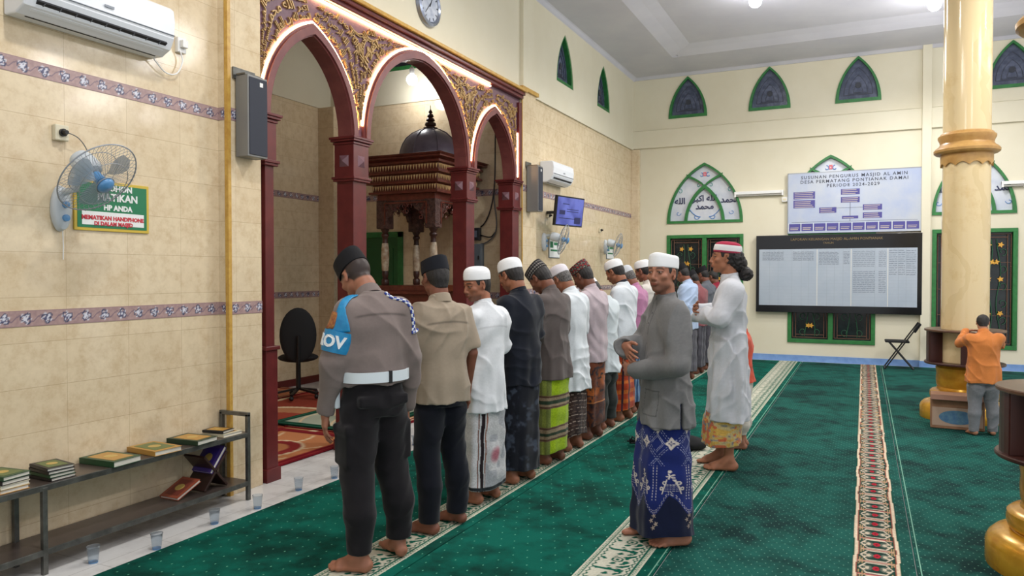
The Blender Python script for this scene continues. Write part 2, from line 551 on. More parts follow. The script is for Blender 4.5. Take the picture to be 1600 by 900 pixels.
# ---- windows
def arabic(s): return s[::-1]
BISM = "\uFE91\uFEB4\uFEE2 \uFE8D\uFEDF\uFEE0\uFEEA \uFE8D\uFEDF\uFEAE\uFEA3\uFEE4\uFEE6 \uFE8D\uFEDF\uFEAE\uFEA3\uFEF4\uFEE2"
ALLAH = "\uFE8D\uFEDF\uFEE0\uFEEA"
MUHAM = "\uFEE3\uFEA4\uFEE4\uFEAA"
AKBAR = "\uFE8D\uFEDB\uFE92\uFEAE"
HAMD = "\uFE8D\uFEDF\uFEA4\uFEE4\uFEAA \uFEDF\uFEE0\uFEEA \uFEAD\uFE8F \uFE8D\uFEDF\uFECC\uFE8E\uFEDF\uFEE4\uFEF4\uFEE6"
M_dark = NT('dark_stained_glass')
_f = M_dark.noise(9, 3, .5)
M_dark.base(M_dark.ramp(_f, [(.4, lin((66, 74, 96))), (.62, lin((92, 100, 124)))])); M_dark.setp(Roughness=.25, Specular_IOR_Level=.5); M_dark.bump(M_dark.noise(60, 3), .3, .003); M_dark = M_dark.m
M_lead = mat('dark_lead_lines', (45, 50, 62), .5)
M_milky = mat('milky_window_glass', (214, 218, 226), .25, c2=(196, 202, 216), ns=5)
M_navy = mat('navy_glass_paint', (42, 50, 88), .4)
M_teal = mat('teal_glass_paint', (70, 150, 150), .4)
M_ltblue = mat('blue_glass_paint', (95, 140, 200), .4)
M_pink = mat('pink_glass_paint', (226, 120, 130), .4)
M_blackglass = mat('black_window_glass', (22, 27, 30), .12, c2=(34, 42, 44), ns=3)
M_gflower = mat('yellow_flower_metal', (214, 160, 60), .45)
M_iron = mat('green_iron_scrolls', (38, 92, 62), .5)
M_copper = mat('copper_grille_bars', (120, 84, 66), .5)
win_n = [0]
def win_empty(loc, rz=0):
    win_n[0] += 1
    o = empty('window_%d' % win_n[0], loc, rz); tag(o, kind='structure'); return o
def upper_window(loc, rz, half, rise):
    """local: x along wall, y into the wall, z up"""
    e = win_empty(loc, rz)
    A = gothic(0, half, 0, rise); B = gothic(0, half - .055, .055, rise - .1)
    MB().strip(A + [A[0]], B + [B[0]], -.02, .09, 'Y').build('window_frame', M_green, e)
    MB().prism(B, .05, .065, 'Y').build('window_pane', M_dark, e)
    l = MB()
    for k in (1, 2, 3):
        h = (half - .06) * (1 - .26 * k)
        G = gothic(0, h + .008, .11 + .02 * k, (rise - .16) * (1 - .24 * k)); H = gothic(0, h, .118 + .02 * k, (rise - .16) * (1 - .24 * k) - .012)
        l.strip(G + [G[0]], H + [H[0]], .043, .05, 'Y')
    l.lathe([(.05, .041), (.05, .05)], (0, 0, .3), 16, axis='Y'); 
    l.build('window_lead', M_lead, e)
for c, h, z, r in UP: upper_window((c, BY, z), 0, h, r)
for yc in (10.65, 12.50): upper_window((WX, yc, 4.43), PI / 2, .35, .76)
upper_window((-6.12, NY, 4.47), 0, .4, .76); upper_window((-5.0, NY, 4.47), 0, .4, .76)

def scroll(mb, cx, cz, r0, turns, a0, y, rr=.004, sgn=1):
    pts = []
    for i in range(26):
        t = i / 25; a = a0 + sgn * turns * 2 * PI * t; r = r0 * (1 - .75 * t)
        pts.append((cx + r * math.cos(a), y, cz + r * math.sin(a)))
    mb.tube(pts, rr, 5)
def mid_window(loc, half, rise):
    e = win_empty(loc, 0)
    A = gothic(0, half, 0, rise); B = gothic(0, half - .055, .05, rise - .1)
    MB().strip(A + [A[0]], B + [B[0]], -.025, .09, 'Y').build('window_frame', M_green, e)
    MB().prism(B, .05, .065, 'Y').build('window_pane', M_milky, e)
    m = MB()
    C = gothic(0, half * .53, .0, rise * .64); D = gothic(0, half * .53 - .05, 0, rise * .64 - .075)
    m.strip(C, D, -.015, .06, 'Y')
    # ribs running up from the inner apex to the outer arch
    for s in (-1, 1):
        pts = [(s * half * (0 + .48 * t), rise * (.60 + .20 * t ** .7)) for t in np.linspace(0, 1, 8)]
        lo = [(p[0] - s * .012, p[1] - .026) for p in pts]; hi = [(p[0], p[1] + .026) for p in pts]
        m.strip(lo, hi, -.012, .06, 'Y')
    m.build('window_mullion', M_green, e)
    p = MB(); k = arabic(BISM)
    for (x, z, s, tx) in ((0, .42, .155, arabic(ALLAH + ' ' + AKBAR)), (0, .27, .15, arabic(MUHAM)), (-.47, .38, .16, arabic(ALLAH)), (.465, .38, .15, arabic(MUHAM))):
        text_into(p, tx, s, (x, .044, z), (1, 0, 0), (0, 0, 1), extrude=.004, res=2, offset=.004)
    p.build('window_lettering', M_navy, e)
    f = MB(); f2 = MB()
    for s in (-1, 1):
        scroll(f, s * .16, .13, .07, .6, PI if s > 0 else 0, .045, .008, s)
        scroll(f2, s * .11, .70 * rise * .9, .04, .8, PI / 2, .045, .006, -s)
        scroll(f, s * .50, .20, .05, .8, PI if s > 0 else 0, .045, .006, s); scroll(f2, s * .47, .62, .05, .8, PI / 2, .045, .006, s)
        f.tube([(s * .26, .045, .12 + .1 * t - .06 * math.sin(t * PI)) if 0 else (s * (.08 + .2 * t), .045, .12 + .14 * t * t) for t in np.linspace(0, 1, 8)], .009, 5)
        scroll(f, s * .07, rise * .80, .05, .7, PI / 2, .045, .008, s)
    f.build('window_flourish', M_ltblue, e); f2.build('window_leaf', M_teal, e)
    r = MB()
    for a in range(6): r.ball((.028 * math.cos(a * PI / 3), .045, rise * .815 + .028 * math.sin(a * PI / 3)), (.018, .006, .018), 8, 5)
    r.build('window_flower', M_pink, e)
for c, h, z, r in MID: mid_window((c, BY, z), h, r)

def flower(mb, x, y, z, r, a0=0):
    pts = []
    for i in range(10):
        a = a0 + i * PI / 5; q = r if i % 2 == 0 else r * .5
        pts.append((x + q * math.cos(a), z + q * math.sin(a)))
    mb.prism(pts, y - .004, y + .004, 'Y')
def low_window(x0, x1, z0, z1):
    e = win_empty(((x0 + x1) / 2, BY, z0)); h = z1 - z0; hw = (x1 - x0) / 2
    m = MB()
    t = .065
    m.box(-hw, hw, -.025, .1, 0, t); m.box(-hw, hw, -.025, .1, h - t, h)
    m.box(-hw, -hw + t, -.025, .1, t, h - t); m.box(hw - t, hw, -.025, .1, t, h - t); m.box(-.04, .04, -.02, .1, t, h - t)
    m.build('window_frame', M_green, e, bevel=.004)
    MB().box(-hw + t, hw - t, .07, .08, t, h - t).build('window_pane', M_blackglass, e)
    g = MB(); ir = MB(); fl = MB()
    for s in (-1, 1):
        cx = s * (hw - t + .04) / 2; w2 = (hw - t - .04) / 2 - .02
        for q in (w2, w2 - .05):
            for sx in (-1, 1): g.tube([(cx + sx * q, .03, t + .03), (cx + sx * q, .03, h - t - .03)], .0055, 5)
            g.tube([(cx - q, .03, t + .03 + (w2 - q)), (cx + q, .03, t + .03 + (w2 - q))], .0055, 5)
            g.tube([(cx - q, .03, h - t - .03 - (w2 - q)), (cx + q, .03, h - t - .03 - (w2 - q))], .0055, 5)
        for z in (.55, .98, 1.42): g.tube([(cx - w2, .03, z), (cx + w2, .03, z)], .004, 5)
        for sx in (-1, 1):
            st = [(cx + sx * .06 + .05 * math.sin(3.2 * q * PI + sx) * .6, .026, .12 + q * (h - .3)) for q in np.linspace(0, 1, 24)]
            ir.tube(st, .006, 5)
            for k in range(6):
                z = .2 + k * .28
                scroll(ir, cx + sx * .11, z, .07, .9, -PI / 2, .026, .005, sx)
                if (k + (s > 0)) % 2 == 0 or k > 3: flower(fl, cx + sx * .085 * (1 if k % 2 else -.3), .018, z + .11, .05, k)
    g.build('window_grille', M_copper, e); ir.build('window_scroll', M_iron, e); fl.build('window_flower', M_gflower, e)
for a in LOW: low_window(*a)
# ================================================================= CARVED SCREEN OF THE NICHE
M_maroon = mat('maroon_painted_wood', (104, 38, 38), .32, c2=(88, 30, 32), ns=8, bump=.06, bs=80)
M_panel = mat('dark_red_carved_board', (112, 78, 90), .45, c2=(98, 64, 78), ns=12, bump=.25, bs=120)
M_gold = mat('gold_relief', (196, 164, 112), .42, metal=.25, c2=(168, 134, 84), ns=30)
M_led = mat('warm_led_strip', (255, 214, 168), .5, emit=15, ecol=(255, 205, 150))
M_brownwood = mat('dark_brown_wood', (70, 38, 28), .4, c2=(52, 26, 20), ns=10, stretch=(1, 1, .15), bump=.1)  # dark brown wood of the pulpit columns and finial
M_stud = mat('grey_pyramid_studs', (118, 84, 92), .4)

PX0, PX1 = -4.20, -4.09        # board
ARCH = [(4.85, .50, 2.79, .72), (6.52, .91, 2.79, .93), (8.17, .51, 2.79, .72)]
scr = empty('niche_screen', (-4.19, 6.55, 0), 0, 'maroon carved wooden screen with three pointed arches and gold calligraphy in front of the niche', 'screen')
def S(o):   # parent keeping world coordinates
    o.parent = scr; o.matrix_parent_inverse = Matrix.Translation((4.19, -6.55, 0)); return o
out = [(4.256, 3.92), (4.256, 2.79)]
for c, h, z, r in ARCH: out += gothic(c, h + .05, z, r, 0)
out += [(8.92, 2.79), (8.92, 3.92)]
cu = bpy.data.curves.new('p', 'CURVE'); cu.dimensions = '2D'; cu.fill_mode = 'BOTH'; cu.extrude = (PX1 - PX0) / 2
sp = cu.splines.new('POLY'); sp.points.add(len(out) - 1)
for i, p in enumerate(out): sp.points[i].co = (p[0], p[1], 0, 1)
sp.use_cyclic_u = True
to = bpy.data.objects.new('p', cu); COL.objects.link(to)
me = bpy.data.meshes.new_from_object(to.evaluated_get(bpy.context.evaluated_depsgraph_get()))
bpy.data.objects.remove(to)
# curve plane (x,y) -> (Y,Z), depth -> X
me.transform(Matrix(((0, 0, 1, (PX0 + PX1) / 2), (1, 0, 0, 0), (0, 1, 0, 0), (0, 0, 0, 1))))
me.materials.clear(); me.materials.append(M_panel)
S(link(bpy.data.objects.new('arch_board', me)))
for c, h, z, r in ARCH:
    m = MB()
    A = gothic(c, h, z, r); 
    def grow(off): 
        return gothic(c, h + off, z, r + off * 1.15, 0)
    m.strip(grow(0), grow(.09), -4.215, -4.065, 'X')
    m.strip(grow(.012), grow(.07), -4.07, -4.045, 'X')
    o = S(m.build('arch_moulding', mat('arch_moulding_paint', (122, 66, 62), .4, c2=(108, 54, 54), ns=8), smooth=False))
    l = MB(); G = grow(.100)
    l.tube([(PX1 + .012, max(4.272, p[0]), p[1]) for p in G[1:-1]], .009, 6)
    S(l.build('led_strip', M_led))
# pillars
for i, (yc, hw, hc) in enumerate(((4.352, .045, .045), (5.475, .095, .135), (7.545, .095, .135), (8.77, .095, .135))):
    m = MB(); x0, x1 = -4.255, -4.075
    m.box(x0, x1, yc - hw, yc + hw, .1, 2.42)
    m.box(x0 - .03, x1 + .03, yc - hw - .03, yc + hw + .03, 0, .1)
    m.box(x0 - .015, x1 + .015, yc - hw - .015, yc + hw + .015, 0, 1.0)
    m.box(x0 - .03, x1 + .03, yc - hw - .03, yc + hw + .03, 1.0, 1.03)
    m.box(x0 - .015, x1 + .015, yc - hw - .015, yc + hw + .015, 2.40, 2.74)
    for z, e in ((2.395, .025), (2.415, .035), (2.72, .025), (2.745, .04), (2.765, .05)):
        m.box(x0 - e, x1 + e, yc - hw - e, yc + hw + e, z, z + .022)
    p = S(m.build('pillar', M_maroon, bevel=.004))
    zz, q, cx = 2.575, .05, (x0 + x1) / 2
    if i:
        b = x1 + .015; MB().add([(b, yc - q, zz - q), (b, yc + q, zz - q), (b, yc + q, zz + q), (b, yc - q, zz + q), (b + .03, yc, zz)], [(0, 1, 4), (1, 2, 4), (2, 3, 4), (3, 0, 4)]).build('pyramid_stud', M_stud, p)
        b = yc - hw - .015; MB().add([(cx - q, b, zz - q), (cx + q, b, zz - q), (cx + q, b, zz + q), (cx - q, b, zz + q), (cx, b - .03, zz)], [(0, 1, 4), (1, 2, 4), (2, 3, 4), (3, 0, 4)]).build('pyramid_stud', M_stud, p)
# cornice and gilded edge on top, side stiles
m = MB(); m.box(-4.30, -4.03, 4.256, 8.92, 3.85, 3.93); m.box(-4.30, -4.0, 4.256, 8.92, 3.89, 3.93); m.box(PX1, -4.05, 8.84, 8.92, 2.79, 3.8)
S(m.build('cornice_board', M_maroon, bevel=.008))
m = MB(); m.box(-4.30, -3.97, 4.256, 8.925, 3.93, 3.965)
S(m.build('gilded_edge', M_goldtrim, bevel=.006))
l = MB(); l.tube([(-4.075, 4.3, 3.832), (-4.075, 8.05, 3.832)], .011, 6); l.tube([(-4.075, 8.825, 2.83), (-4.075, 8.825, 3.40)], .008, 6)
S(l.build('led_strip', M_led))

# ---- gold calligraphy bent along the arches
WORDS = [BISM, HAMD, BISM + ' ' + ALLAH, AKBAR + ' ' + ALLAH + ' ' + MUHAM]
def clear_height(y, z, ny, nz, arch_i):
    """room outwards from a point of the arch before the neighbour's half of the board or the top"""
    t = .34
    lim = []
    if ny > .05: 
        edge = {0: 5.475, 1: 7.545, 2: 8.81}[arch_i]; lim.append((edge - y) / ny)
    if ny < -.05:
        edge = {0: 4.27, 1: 5.475, 2: 7.545}[arch_i]; lim.append((edge - y) / ny)
    if nz > .05: lim.append((3.80 - z) / nz)
    return max(.02, min([t] + lim))
def bend_text(mb, body, arch_i, side, row, rows, s0, s1, xoff):
    c, h, z0, r = ARCH[arch_i]
    G = np.array(gothic(c, h + .115, z0, r + .13, 0, 40))
    half = len(G) // 2
    P = G[:half + 1] if side < 0 else G[half:]
    d = np.r_[0, np.cumsum(np.hypot(*np.diff(P, axis=0).T))]
    L = d[-1]; d /= L
    V, F = text_arrays(body, 1., 'LEFT', extrude=.008, res=2, offset=.004)
    if len(V) == 0: return
    lo = V[:, :2].min(0); hi = V[:, :2].max(0)
    u = (V[:, 0] - lo[0]) / (hi[0] - lo[0]); w = (V[:, 1] - lo[1]) / (hi[1] - lo[1])
    u = s0 + (s1 - s0) * u
    vs = []
    for a, b, c3 in zip(u, w, V[:, 2]):
        y = np.interp(a, d, P[:, 0]); z = np.interp(a, d, P[:, 1])
        y2 = np.interp(a + .01, d, P[:, 0]); z2 = np.interp(a + .01, d, P[:, 1])
        if a > .985: y2, z2 = y + (y - np.interp(a - .01, d, P[:, 0])), z + (z - np.interp(a - .01, d, P[:, 1]))
        ty, tz = y2 - y, z2 - z; q = math.hypot(ty, tz) + 1e-9; ny, nz = -tz / q, ty / q
        H = clear_height(y, z, ny, nz, arch_i)
        t = H * (row + b) / rows * .98
        vs.append((PX1 + xoff + float(c3), max(4.262, y + ny * t), z + nz * t))
    mb.add(vs, F)
def spandrel(mb, yc, z, s):
    """mirrored leaf ornament hanging from the top, outlined twice"""
    half = [(0, -.33), (.035, -.25), (.075, -.20), (.06, -.12), (.095, -.13), (.12, -.26), (.155, -.17), (.165, -.08), (.21, -.07), (.26, -.10), (.235, -.03), (.26, .02), (.20, -.01), (.12, -.03), (.05, -.01), (0, -.04)]
    pts = half + [(-a, b) for a, b in half[1:-1]][::-1]
    for k, wd in ((1., .008), (.78, .006)):
        mb.tube([(PX1 + .008, yc + a * s * k, z + (b + .14) * s * k - .14 * s) for a, b in pts], wd * s + .001, 5, closed=True)
    for j in range(9):
        a = j * 2.4; r = .02 + .012 * j
        scr_pts = [(PX1 + .006, yc + s * (.10 * math.sin(a) + .022 * (1 - t) * math.cos(7 * t)), z + s * (-.13 + .09 * math.cos(a * 1.3) + .022 * (1 - t) * math.sin(7 * t))) for t in np.linspace(0, 1, 10)]
        mb.tube(scr_pts, .0042, 4)
cal = MB()
for ai in range(3):
    for side in (-1, 1):
        if ai == 1:
            sets = [(0, 3, .10, .52), (0, 3, .53, .99), (1, 3, .12, .55), (1, 3, .56, .98), (2, 3, .14, .5), (2, 3, .51, .98)]
        else:
            sets = [(0, 3, .06, .52), (0, 3, .53, .99), (1, 3, .10, .55), (1, 3, .56, .98), (2, 3, .12, .5), (2, 3, .51, .98)]
        if side > 0: sets = [(r, n, 1 - b, 1 - a) for r, n, a, b in sets]
        for k, (row, rows, a, b) in enumerate(sets):
            bend_text(cal, arabic(WORDS[(k + ai + (side > 0)) % 4]), ai, side, row, rows, a, b, .008 + .002 * (k % 3))
S(cal.build('gold_calligraphy', M_gold))
orn = MB()
for yc, z, s in ((5.56, 3.73, .8), (7.47, 3.73, .8), (4.37, 3.73, .3), (8.70, 3.72, .5)): spandrel(orn, yc, z, s)
S(orn.build('gold_ornament', M_gold))

# ================================================================= MIMBAR INSIDE THE NICHE
M_dwood = mat('mimbar_reddish_wood', (122, 62, 48), .35, c2=(92, 42, 32), ns=14, bump=.25, bs=70)
M_carv = mat('mimbar_carving', (104, 72, 62), .45, c2=(60, 36, 32), ns=26, bump=.9, bs=45, bd=.02)
M_goldspike = mat('mimbar_gold_points', (224, 190, 134), .4, metal=.1, c2=(190, 150, 96), ns=20)
M_dome = mat('grey_dome_paint', (122, 114, 128), .35, c2=(100, 92, 108), ns=5)
M_cream = mat('cream_column_paint', (206, 194, 170), .35, c2=(150, 120, 92), ns=14)
MX0, MX1, MY0, MY1 = -5.62, -4.80, 7.96, 8.80
mim = empty('mimbar', ((MX0 + MX1) / 2, (MY0 + MY1) / 2, 0), 0, 'carved wooden pulpit with a grey dome and gold-toothed cornice inside the niche', 'pulpit')
mcx, mcy = mim.location.x, mim.location.y
hx, hy = (MX1 - MX0) / 2, (MY1 - MY0) / 2
def frame_box(m, e, z0, z1): m.box(-hx - e, hx + e, -hy - e, hy + e, z0, z1)
m = MB()
frame_box(m, .02, 2.50, 2.58); frame_box(m, .10, 2.58, 2.61); frame_box(m, .06, 2.61, 2.70); frame_box(m, .12, 2.70, 2.73)
frame_box(m, .09, 2.73, 2.82); frame_box(m, .15, 2.82, 2.85); frame_box(m, .12, 2.85, 2.94)
frame_box(m, .16, 2.94, 2.97); frame_box(m, .20, 3.00, 3.02)
m.add([(sx * (hx + e), sy * (hy + e), z) for z, e in ((2.97, .12), (3.05, .22)) for sx, sy in ((-1, -1), (1, -1), (1, 1), (-1, 1))],
      [(0, 1, 2, 3), (4, 7, 6, 5), (0, 4, 5, 1), (1, 5, 6, 2), (2, 6, 7, 3), (3, 7, 4, 0)])
m.build('cornice', M_dwood, mim, bevel=.004)
g = MB()
for z, e in ((2.63, .062), (2.75, .092), (2.87, .122)):
    n = 26
    for s in range(4):
        for k in range(n):
            t = (k + .5) / n * 2 - 1
            w_ = 1.0 / n
            ex = (hx + e); ey = (hy + e)
            if s == 0: P = lambda a, b, d: (t * ex + a, -ey - d, z + b)
            elif s == 1: P = lambda a, b, d: (ex + d, t * ey + a, z + b)
            elif s == 2: P = lambda a, b, d: (t * ex + a, ey + d, z + b)
            else: P = lambda a, b, d: (-ex - d, t * ey + a, z + b)
            q = ex / n * .9
            g.add([P(-q, .055, .004), P(q, .055, .004), P(0, -.012, .004), P(0, .045, .02)], [(0, 1, 3), (1, 2, 3), (2, 0, 3), (0, 2, 1)])
g.build('gold_teeth', M_goldspike, mim)
d = MB()
d.lathe([(.40, 3.05), (.41, 3.08), (.40, 3.16), (.37, 3.25), (.32, 3.33), (.24, 3.40), (.14, 3.45), (.05, 3.475), (.03, 3.48)], (.06, .06, 0), 40)
dm = d.build('dome', M_dome, mim, smooth=True)
d = MB()
for k in range(8):
    a = k * PI / 4
    d.tube([(.06 + r * math.cos(a) * 1.005, .06 + r * math.sin(a) * 1.005, z) for r, z in ((.40, 3.06), (.41, 3.1), (.40, 3.17), (.37, 3.255), (.32, 3.335), (.24, 3.405), (.14, 3.455), (.05, 3.48))], .006, 5)
d.build('dome_rib', M_dome, dm)
d = MB(); d.lathe([(.09, 3.46), (.095, 3.485), (.05, 3.50), (.075, 3.52), (.07, 3.55), (.035, 3.565), (.06, 3.58), (.05, 3.605), (.025, 3.62), (.045, 3.635), (.035, 3.66), (.015, 3.675), (.028, 3.69), (.018, 3.71), (.006, 3.73), (.004, 3.78)], (.06, .06, 0), 20)
d.build('finial', M_brownwood, mim, smooth=True, sharp=1.2)
# carved friezes with a lobed arch on every side
def frieze(w2):
    n = 24; lo = []; hi = []
    for i in range(n + 1):
        t = -1 + 2 * i / n
        x = t * w2
        k = abs(t)
        z = 2.17 + (.0 if k > .86 else (.30 * (1 - (k / .86) ** 1.6)) + .018 * math.cos(k * 26))
        lo.append((x, max(2.12, z))); hi.append((x, 2.50))
    return lo, hi
for s, (w2, off, ax) in enumerate(((hx, -hy, 'Y'), (hx, hy, 'Y'), (hy, hx, 'X'), (hy, -hx, 'X'))):
    f = MB(); lo, hi = frieze(w2); f.strip(lo, hi, off - .02, off + .02, ax)
    f.build('frieze', M_carv, mim)
    sc_ = MB(); yy = off + (.028 if off > 0 else -.028)
    rnd = random.Random(s)
    for k in range(26):
        t = rnd.uniform(-.85, .85); zz = 2.26 + .2 * abs(t) * rnd.random() + .12 * rnd.random() + (.08 if abs(t) < .4 else 0)
        r0 = rnd.uniform(.02, .04); a0 = rnd.uniform(0, 6); sg = rnd.choice((-1, 1)); pts = []
        for i in range(9):
            q = i / 8; a = a0 + sg * 5 * q; r = r0 * (1 - .7 * q)
            u = t * w2 + r * math.cos(a); v = min(2.47, zz + r * math.sin(a))
            pts.append((u, yy, v) if ax == 'Y' else (yy, u, v))
        sc_.tube(pts, .006, 4)
    bb = MB()
    for a, b in (((-w2 + .1, 2.47), (w2 - .1, 2.47)), ((-w2 + .1, 2.2), (-w2 + .1, 2.47)), ((w2 - .1, 2.2), (w2 - .1, 2.47))):
        P = (lambda p: (p[0], yy, p[1])) if ax == 'Y' else (lambda p: (yy, p[0], p[1]))
        sc_.bar(P(a), P(b), .018)
    sc_.build('carved_scroll', M_dwood, mim)
for sx in (-1, 1):
    for sy in (-1, 1):
        p = MB(); p.lathe([(.035, 1.42), (.05, 1.44), (.05, 1.50), (.03, 1.52), (.042, 1.56), (.042, 1.60), (.036, 1.62), (.047, 1.72), (.05, 1.80), (.047, 1.90), (.034, 2.0), (.034, 2.04), (.05, 2.06), (.05, 2.08), (.034, 2.1), (.055, 2.14), (.055, 2.2)], (sx * (hx - .05), sy * (hy - .05), 0), 16)
        q = p.build('column', M_brownwood, mim, smooth=True, sharp=1.)
        b = MB(); b.lathe([(.043, 1.615), (.049, 1.72), (.052, 1.80), (.049, 1.90), (.04, 1.97)], (sx * (hx - .05), sy * (hy - .05), 0), 16)
        b.build('cream_sleeve', M_cream, q, smooth=True)
        c = MB(); c.cbox((sx * (hx - .05), sy * (hy - .05), 2.33), (.16, .16, .36)); c.build('corner_block', M_carv, mim, bevel=.01)
m = MB(); frame_box(m, .0, 0, .14); frame_box(m, -.03, .14, 1.32); frame_box(m, .03, 1.32, 1.36); frame_box(m, .01, 1.36, 1.43)
for s in range(4):
    for k in range(3):
        t = -.5 + (k + .5) / 3
        if s < 2: m.cbox((t * 2 * hx, (hy - .03) * (1 if s else -1), .74), (.2, .03, .9))
        else: m.cbox(((hx - .03) * (1 if s == 3 else -1), t * 2 * hy, .74), (.03, .2, .9))
m.build('parapet', M_dwood, mim, bevel=.006)

# lectern beside it with a vase
le = empty('lectern', (-4.50, 8.22, 0), 0, 'brown wooden lectern with a flat top behind the right arch of the screen', 'lectern')
MB().box(-.12, .12, -.20, .26, 0, 1.36).build('body', M_dwood, le, bevel=.008)
MB().box(-.16, .16, -.26, .34, 1.36, 1.44).build('top', mat('orange_brown_wood', (128, 66, 38), .4, c2=(104, 50, 30), ns=10), le, bevel=.008)
va = empty('vase', (-4.52, 8.06, 1.441), 0, 'small white vase with dark flower standing on the lectern in the niche', 'vase')
MB().lathe([(.02, 0), (.035, .01), (.042, .05), (.03, .09), (.018, .11), (.026, .13)], n=20).build('body', mat('white_china', (226, 222, 214), .25), va, smooth=True)
f = MB(); f.tube([(0, 0, .1), (.0, .01, .2)], .003, 6)
for k in range(7): f.ball((.02 * math.cos(k), .02 * math.sin(k * 1.7), .21 + .012 * math.sin(k * 2)), .014, 8, 6)
f.build('flower', mat('dark_dried_flower', (58, 32, 34), .8), va, smooth=True)

# green door in the far wall of the niche
d = empty('door_1', (-6.38, NY, 0)); tag(d, kind='structure')
m = MB(); m.box(-.42, -.34, -.03, 0, 0, 2.18); m.box(.34, .42, -.03, 0, 0, 2.18); m.box(-.42, .42, -.03, 0, 2.10, 2.18); m.build('door_frame', M_green, d, bevel=.004)
m = MB(); m.box(-.34, .34, -.02, -.002, 0, 2.10)
for z0, z1 in ((.15, .95), (1.05, 1.95)): m.box(-.26, .26, -.028, -.018, z0, z1)
m.build('door_panel', mat('dark_green_door', (30, 92, 46), .45), d, bevel=.004)
# meter boxes with cables on the far niche wall
e = empty('meter_box', (-4.79, NY, 2.03), 0, 'small dark electricity meter box on the far wall of the niche', 'meter box')
MB().box(-.09, .09, -.08, 0, 0, .17).build('case', mat('dark_plastic', (34, 36, 42), .4), e, bevel=.006)
MB().box(-.06, .06, -.084, -.078, .04, .13).build('window', mat('meter_glass', (96, 104, 118), .2), e)
e = empty('fuse_box', (-4.77, NY, 1.62), 0, 'grey steel fuse box below the meter on the far niche wall', 'fuse box')
MB().box(-.11, .11, -.10, 0, 0, .36).build('case', mat('grey_steel_box', (96, 106, 114), .45), e, bevel=.006)
MB().box(.07, .085, -.112, -.1, .15, .2).build('latch', M_led if 0 else mat('dark_plastic', (34, 36, 42), .4), e)
for k, (z0, x1, z1, lb) in enumerate(((2.10, -4.44, 2.14, 'black cable running right from the meter box'), (2.21, -4.40, 3.7, 'black cable rising from the top of the meter box'), (1.98, -4.40, 2.7, 'grey cable curving up from the fuse box'))):
    c = MB(); xs = np.linspace(0, 1, 14)
    c.tube([(-4.70 + (x1 + 4.70) * t + .04 * math.sin(t * PI * 1.3) * (1 + k), NY - .03 - .03 * math.sin(t * PI), z0 + (z1 - z0) * t ** (1.4 if k else 1) - .05 * math.sin(t * PI)) for t in xs], .009, 6)
    o = c.build('cable', mat('black_cable', (28, 28, 30), .5) if k < 2 else mat('grey_cable', (96, 98, 100), .5), smooth=True); tag(o, lb, 'cable')

# niche rugs: overlapping prayer rugs
def rug_fn(w, h, bg, bd, md):
    def fn(u, v):
        uu = u / w; vv = v / h
        c = np.zeros(u.shape + (3,)) + np.array(bg, float)
        dd = np.minimum(np.minimum(u, w - u), np.minimum(v, h - v))
        c[dd < .10] = bd
        c[(dd > .035) & (dd < .05)] = md
        c[(dd > .10) & (dd < .112)] = md
        # corner sweeps and centre medallion
        r = np.hypot((uu - .5) * 1.0, (vv - .5) * 1.3)
        c[(r < .30) & (dd > .12)] = (222, 196, 160)
        c[(r < .27) & (dd > .12)] = md
        c[(r < .17)] = bg
        s = np.abs(np.sin(uu * 9 + 2 * np.sin(vv * 6))) < .12
        c[s & (r > .3) & (dd > .14)] = (226, 200, 160)
        return c
    return fn
M_rug = vcmat('rug_pile', .95, .4, 500, .004, spec=.1)
RUGS = [((-4.31, 4.3), 2.9, 3.6, (150, 66, 50), (112, 22, 34), (176, 120, 84), 'large maroon rug underneath the other rugs in the niche'),
        ((-4.30, 4.35), 1.05, 1.5, (196, 128, 84), (118, 22, 34), (146, 48, 48), 'orange and maroon rug just inside the first arch of the niche'),
        ((-5.45, 4.30), 1.1, 1.55, (186, 74, 44), (110, 18, 30), (196, 140, 96), 'red-orange rug lying further inside the niche by the near wall'),
        ((-4.32, 5.92), 1.05, 1.7, (190, 134, 92), (124, 30, 36), (220, 196, 160), 'tan rug with maroon border behind the officer in the niche'),
        ((-6.62, 4.35), 1.1, 1.6, (198, 138, 90), (116, 26, 34), (150, 60, 50), 'orange rug along the rear wall of the niche'),
        ((-6.62, 6.05), 1.1, 1.9, (190, 120, 84), (112, 22, 30), (214, 170, 120), 'orange rug in front of the black office chair')]
for i, ((x, y), w_, h_, bg, bd, md, lb) in enumerate(RUGS):
    o = sheet('rug', (x - w_, y, 0.001 if i == 0 else .0095), (1, 0, 0), (0, 1, 0), w_, h_, .02, rug_fn(w_, h_, bg, bd, md), M_rug, thick=.008 if i == 0 else .004 + .0015 * i); tag(o, lb, 'rug', 'rugs on the niche floor')
o = sheet('rug', (-5.6, 5.95, .0215), (1, 0, 0), (0, 1, 0), 1.15, 1.9, .012, rug_fn(1.15, 1.9, (172, 178, 158), (24, 62, 48), (40, 104, 78)), M_rug, thick=.012)
tag(o, 'green and cream prayer rug of the imam in the middle of the niche', 'rug', 'rugs on the niche floor')

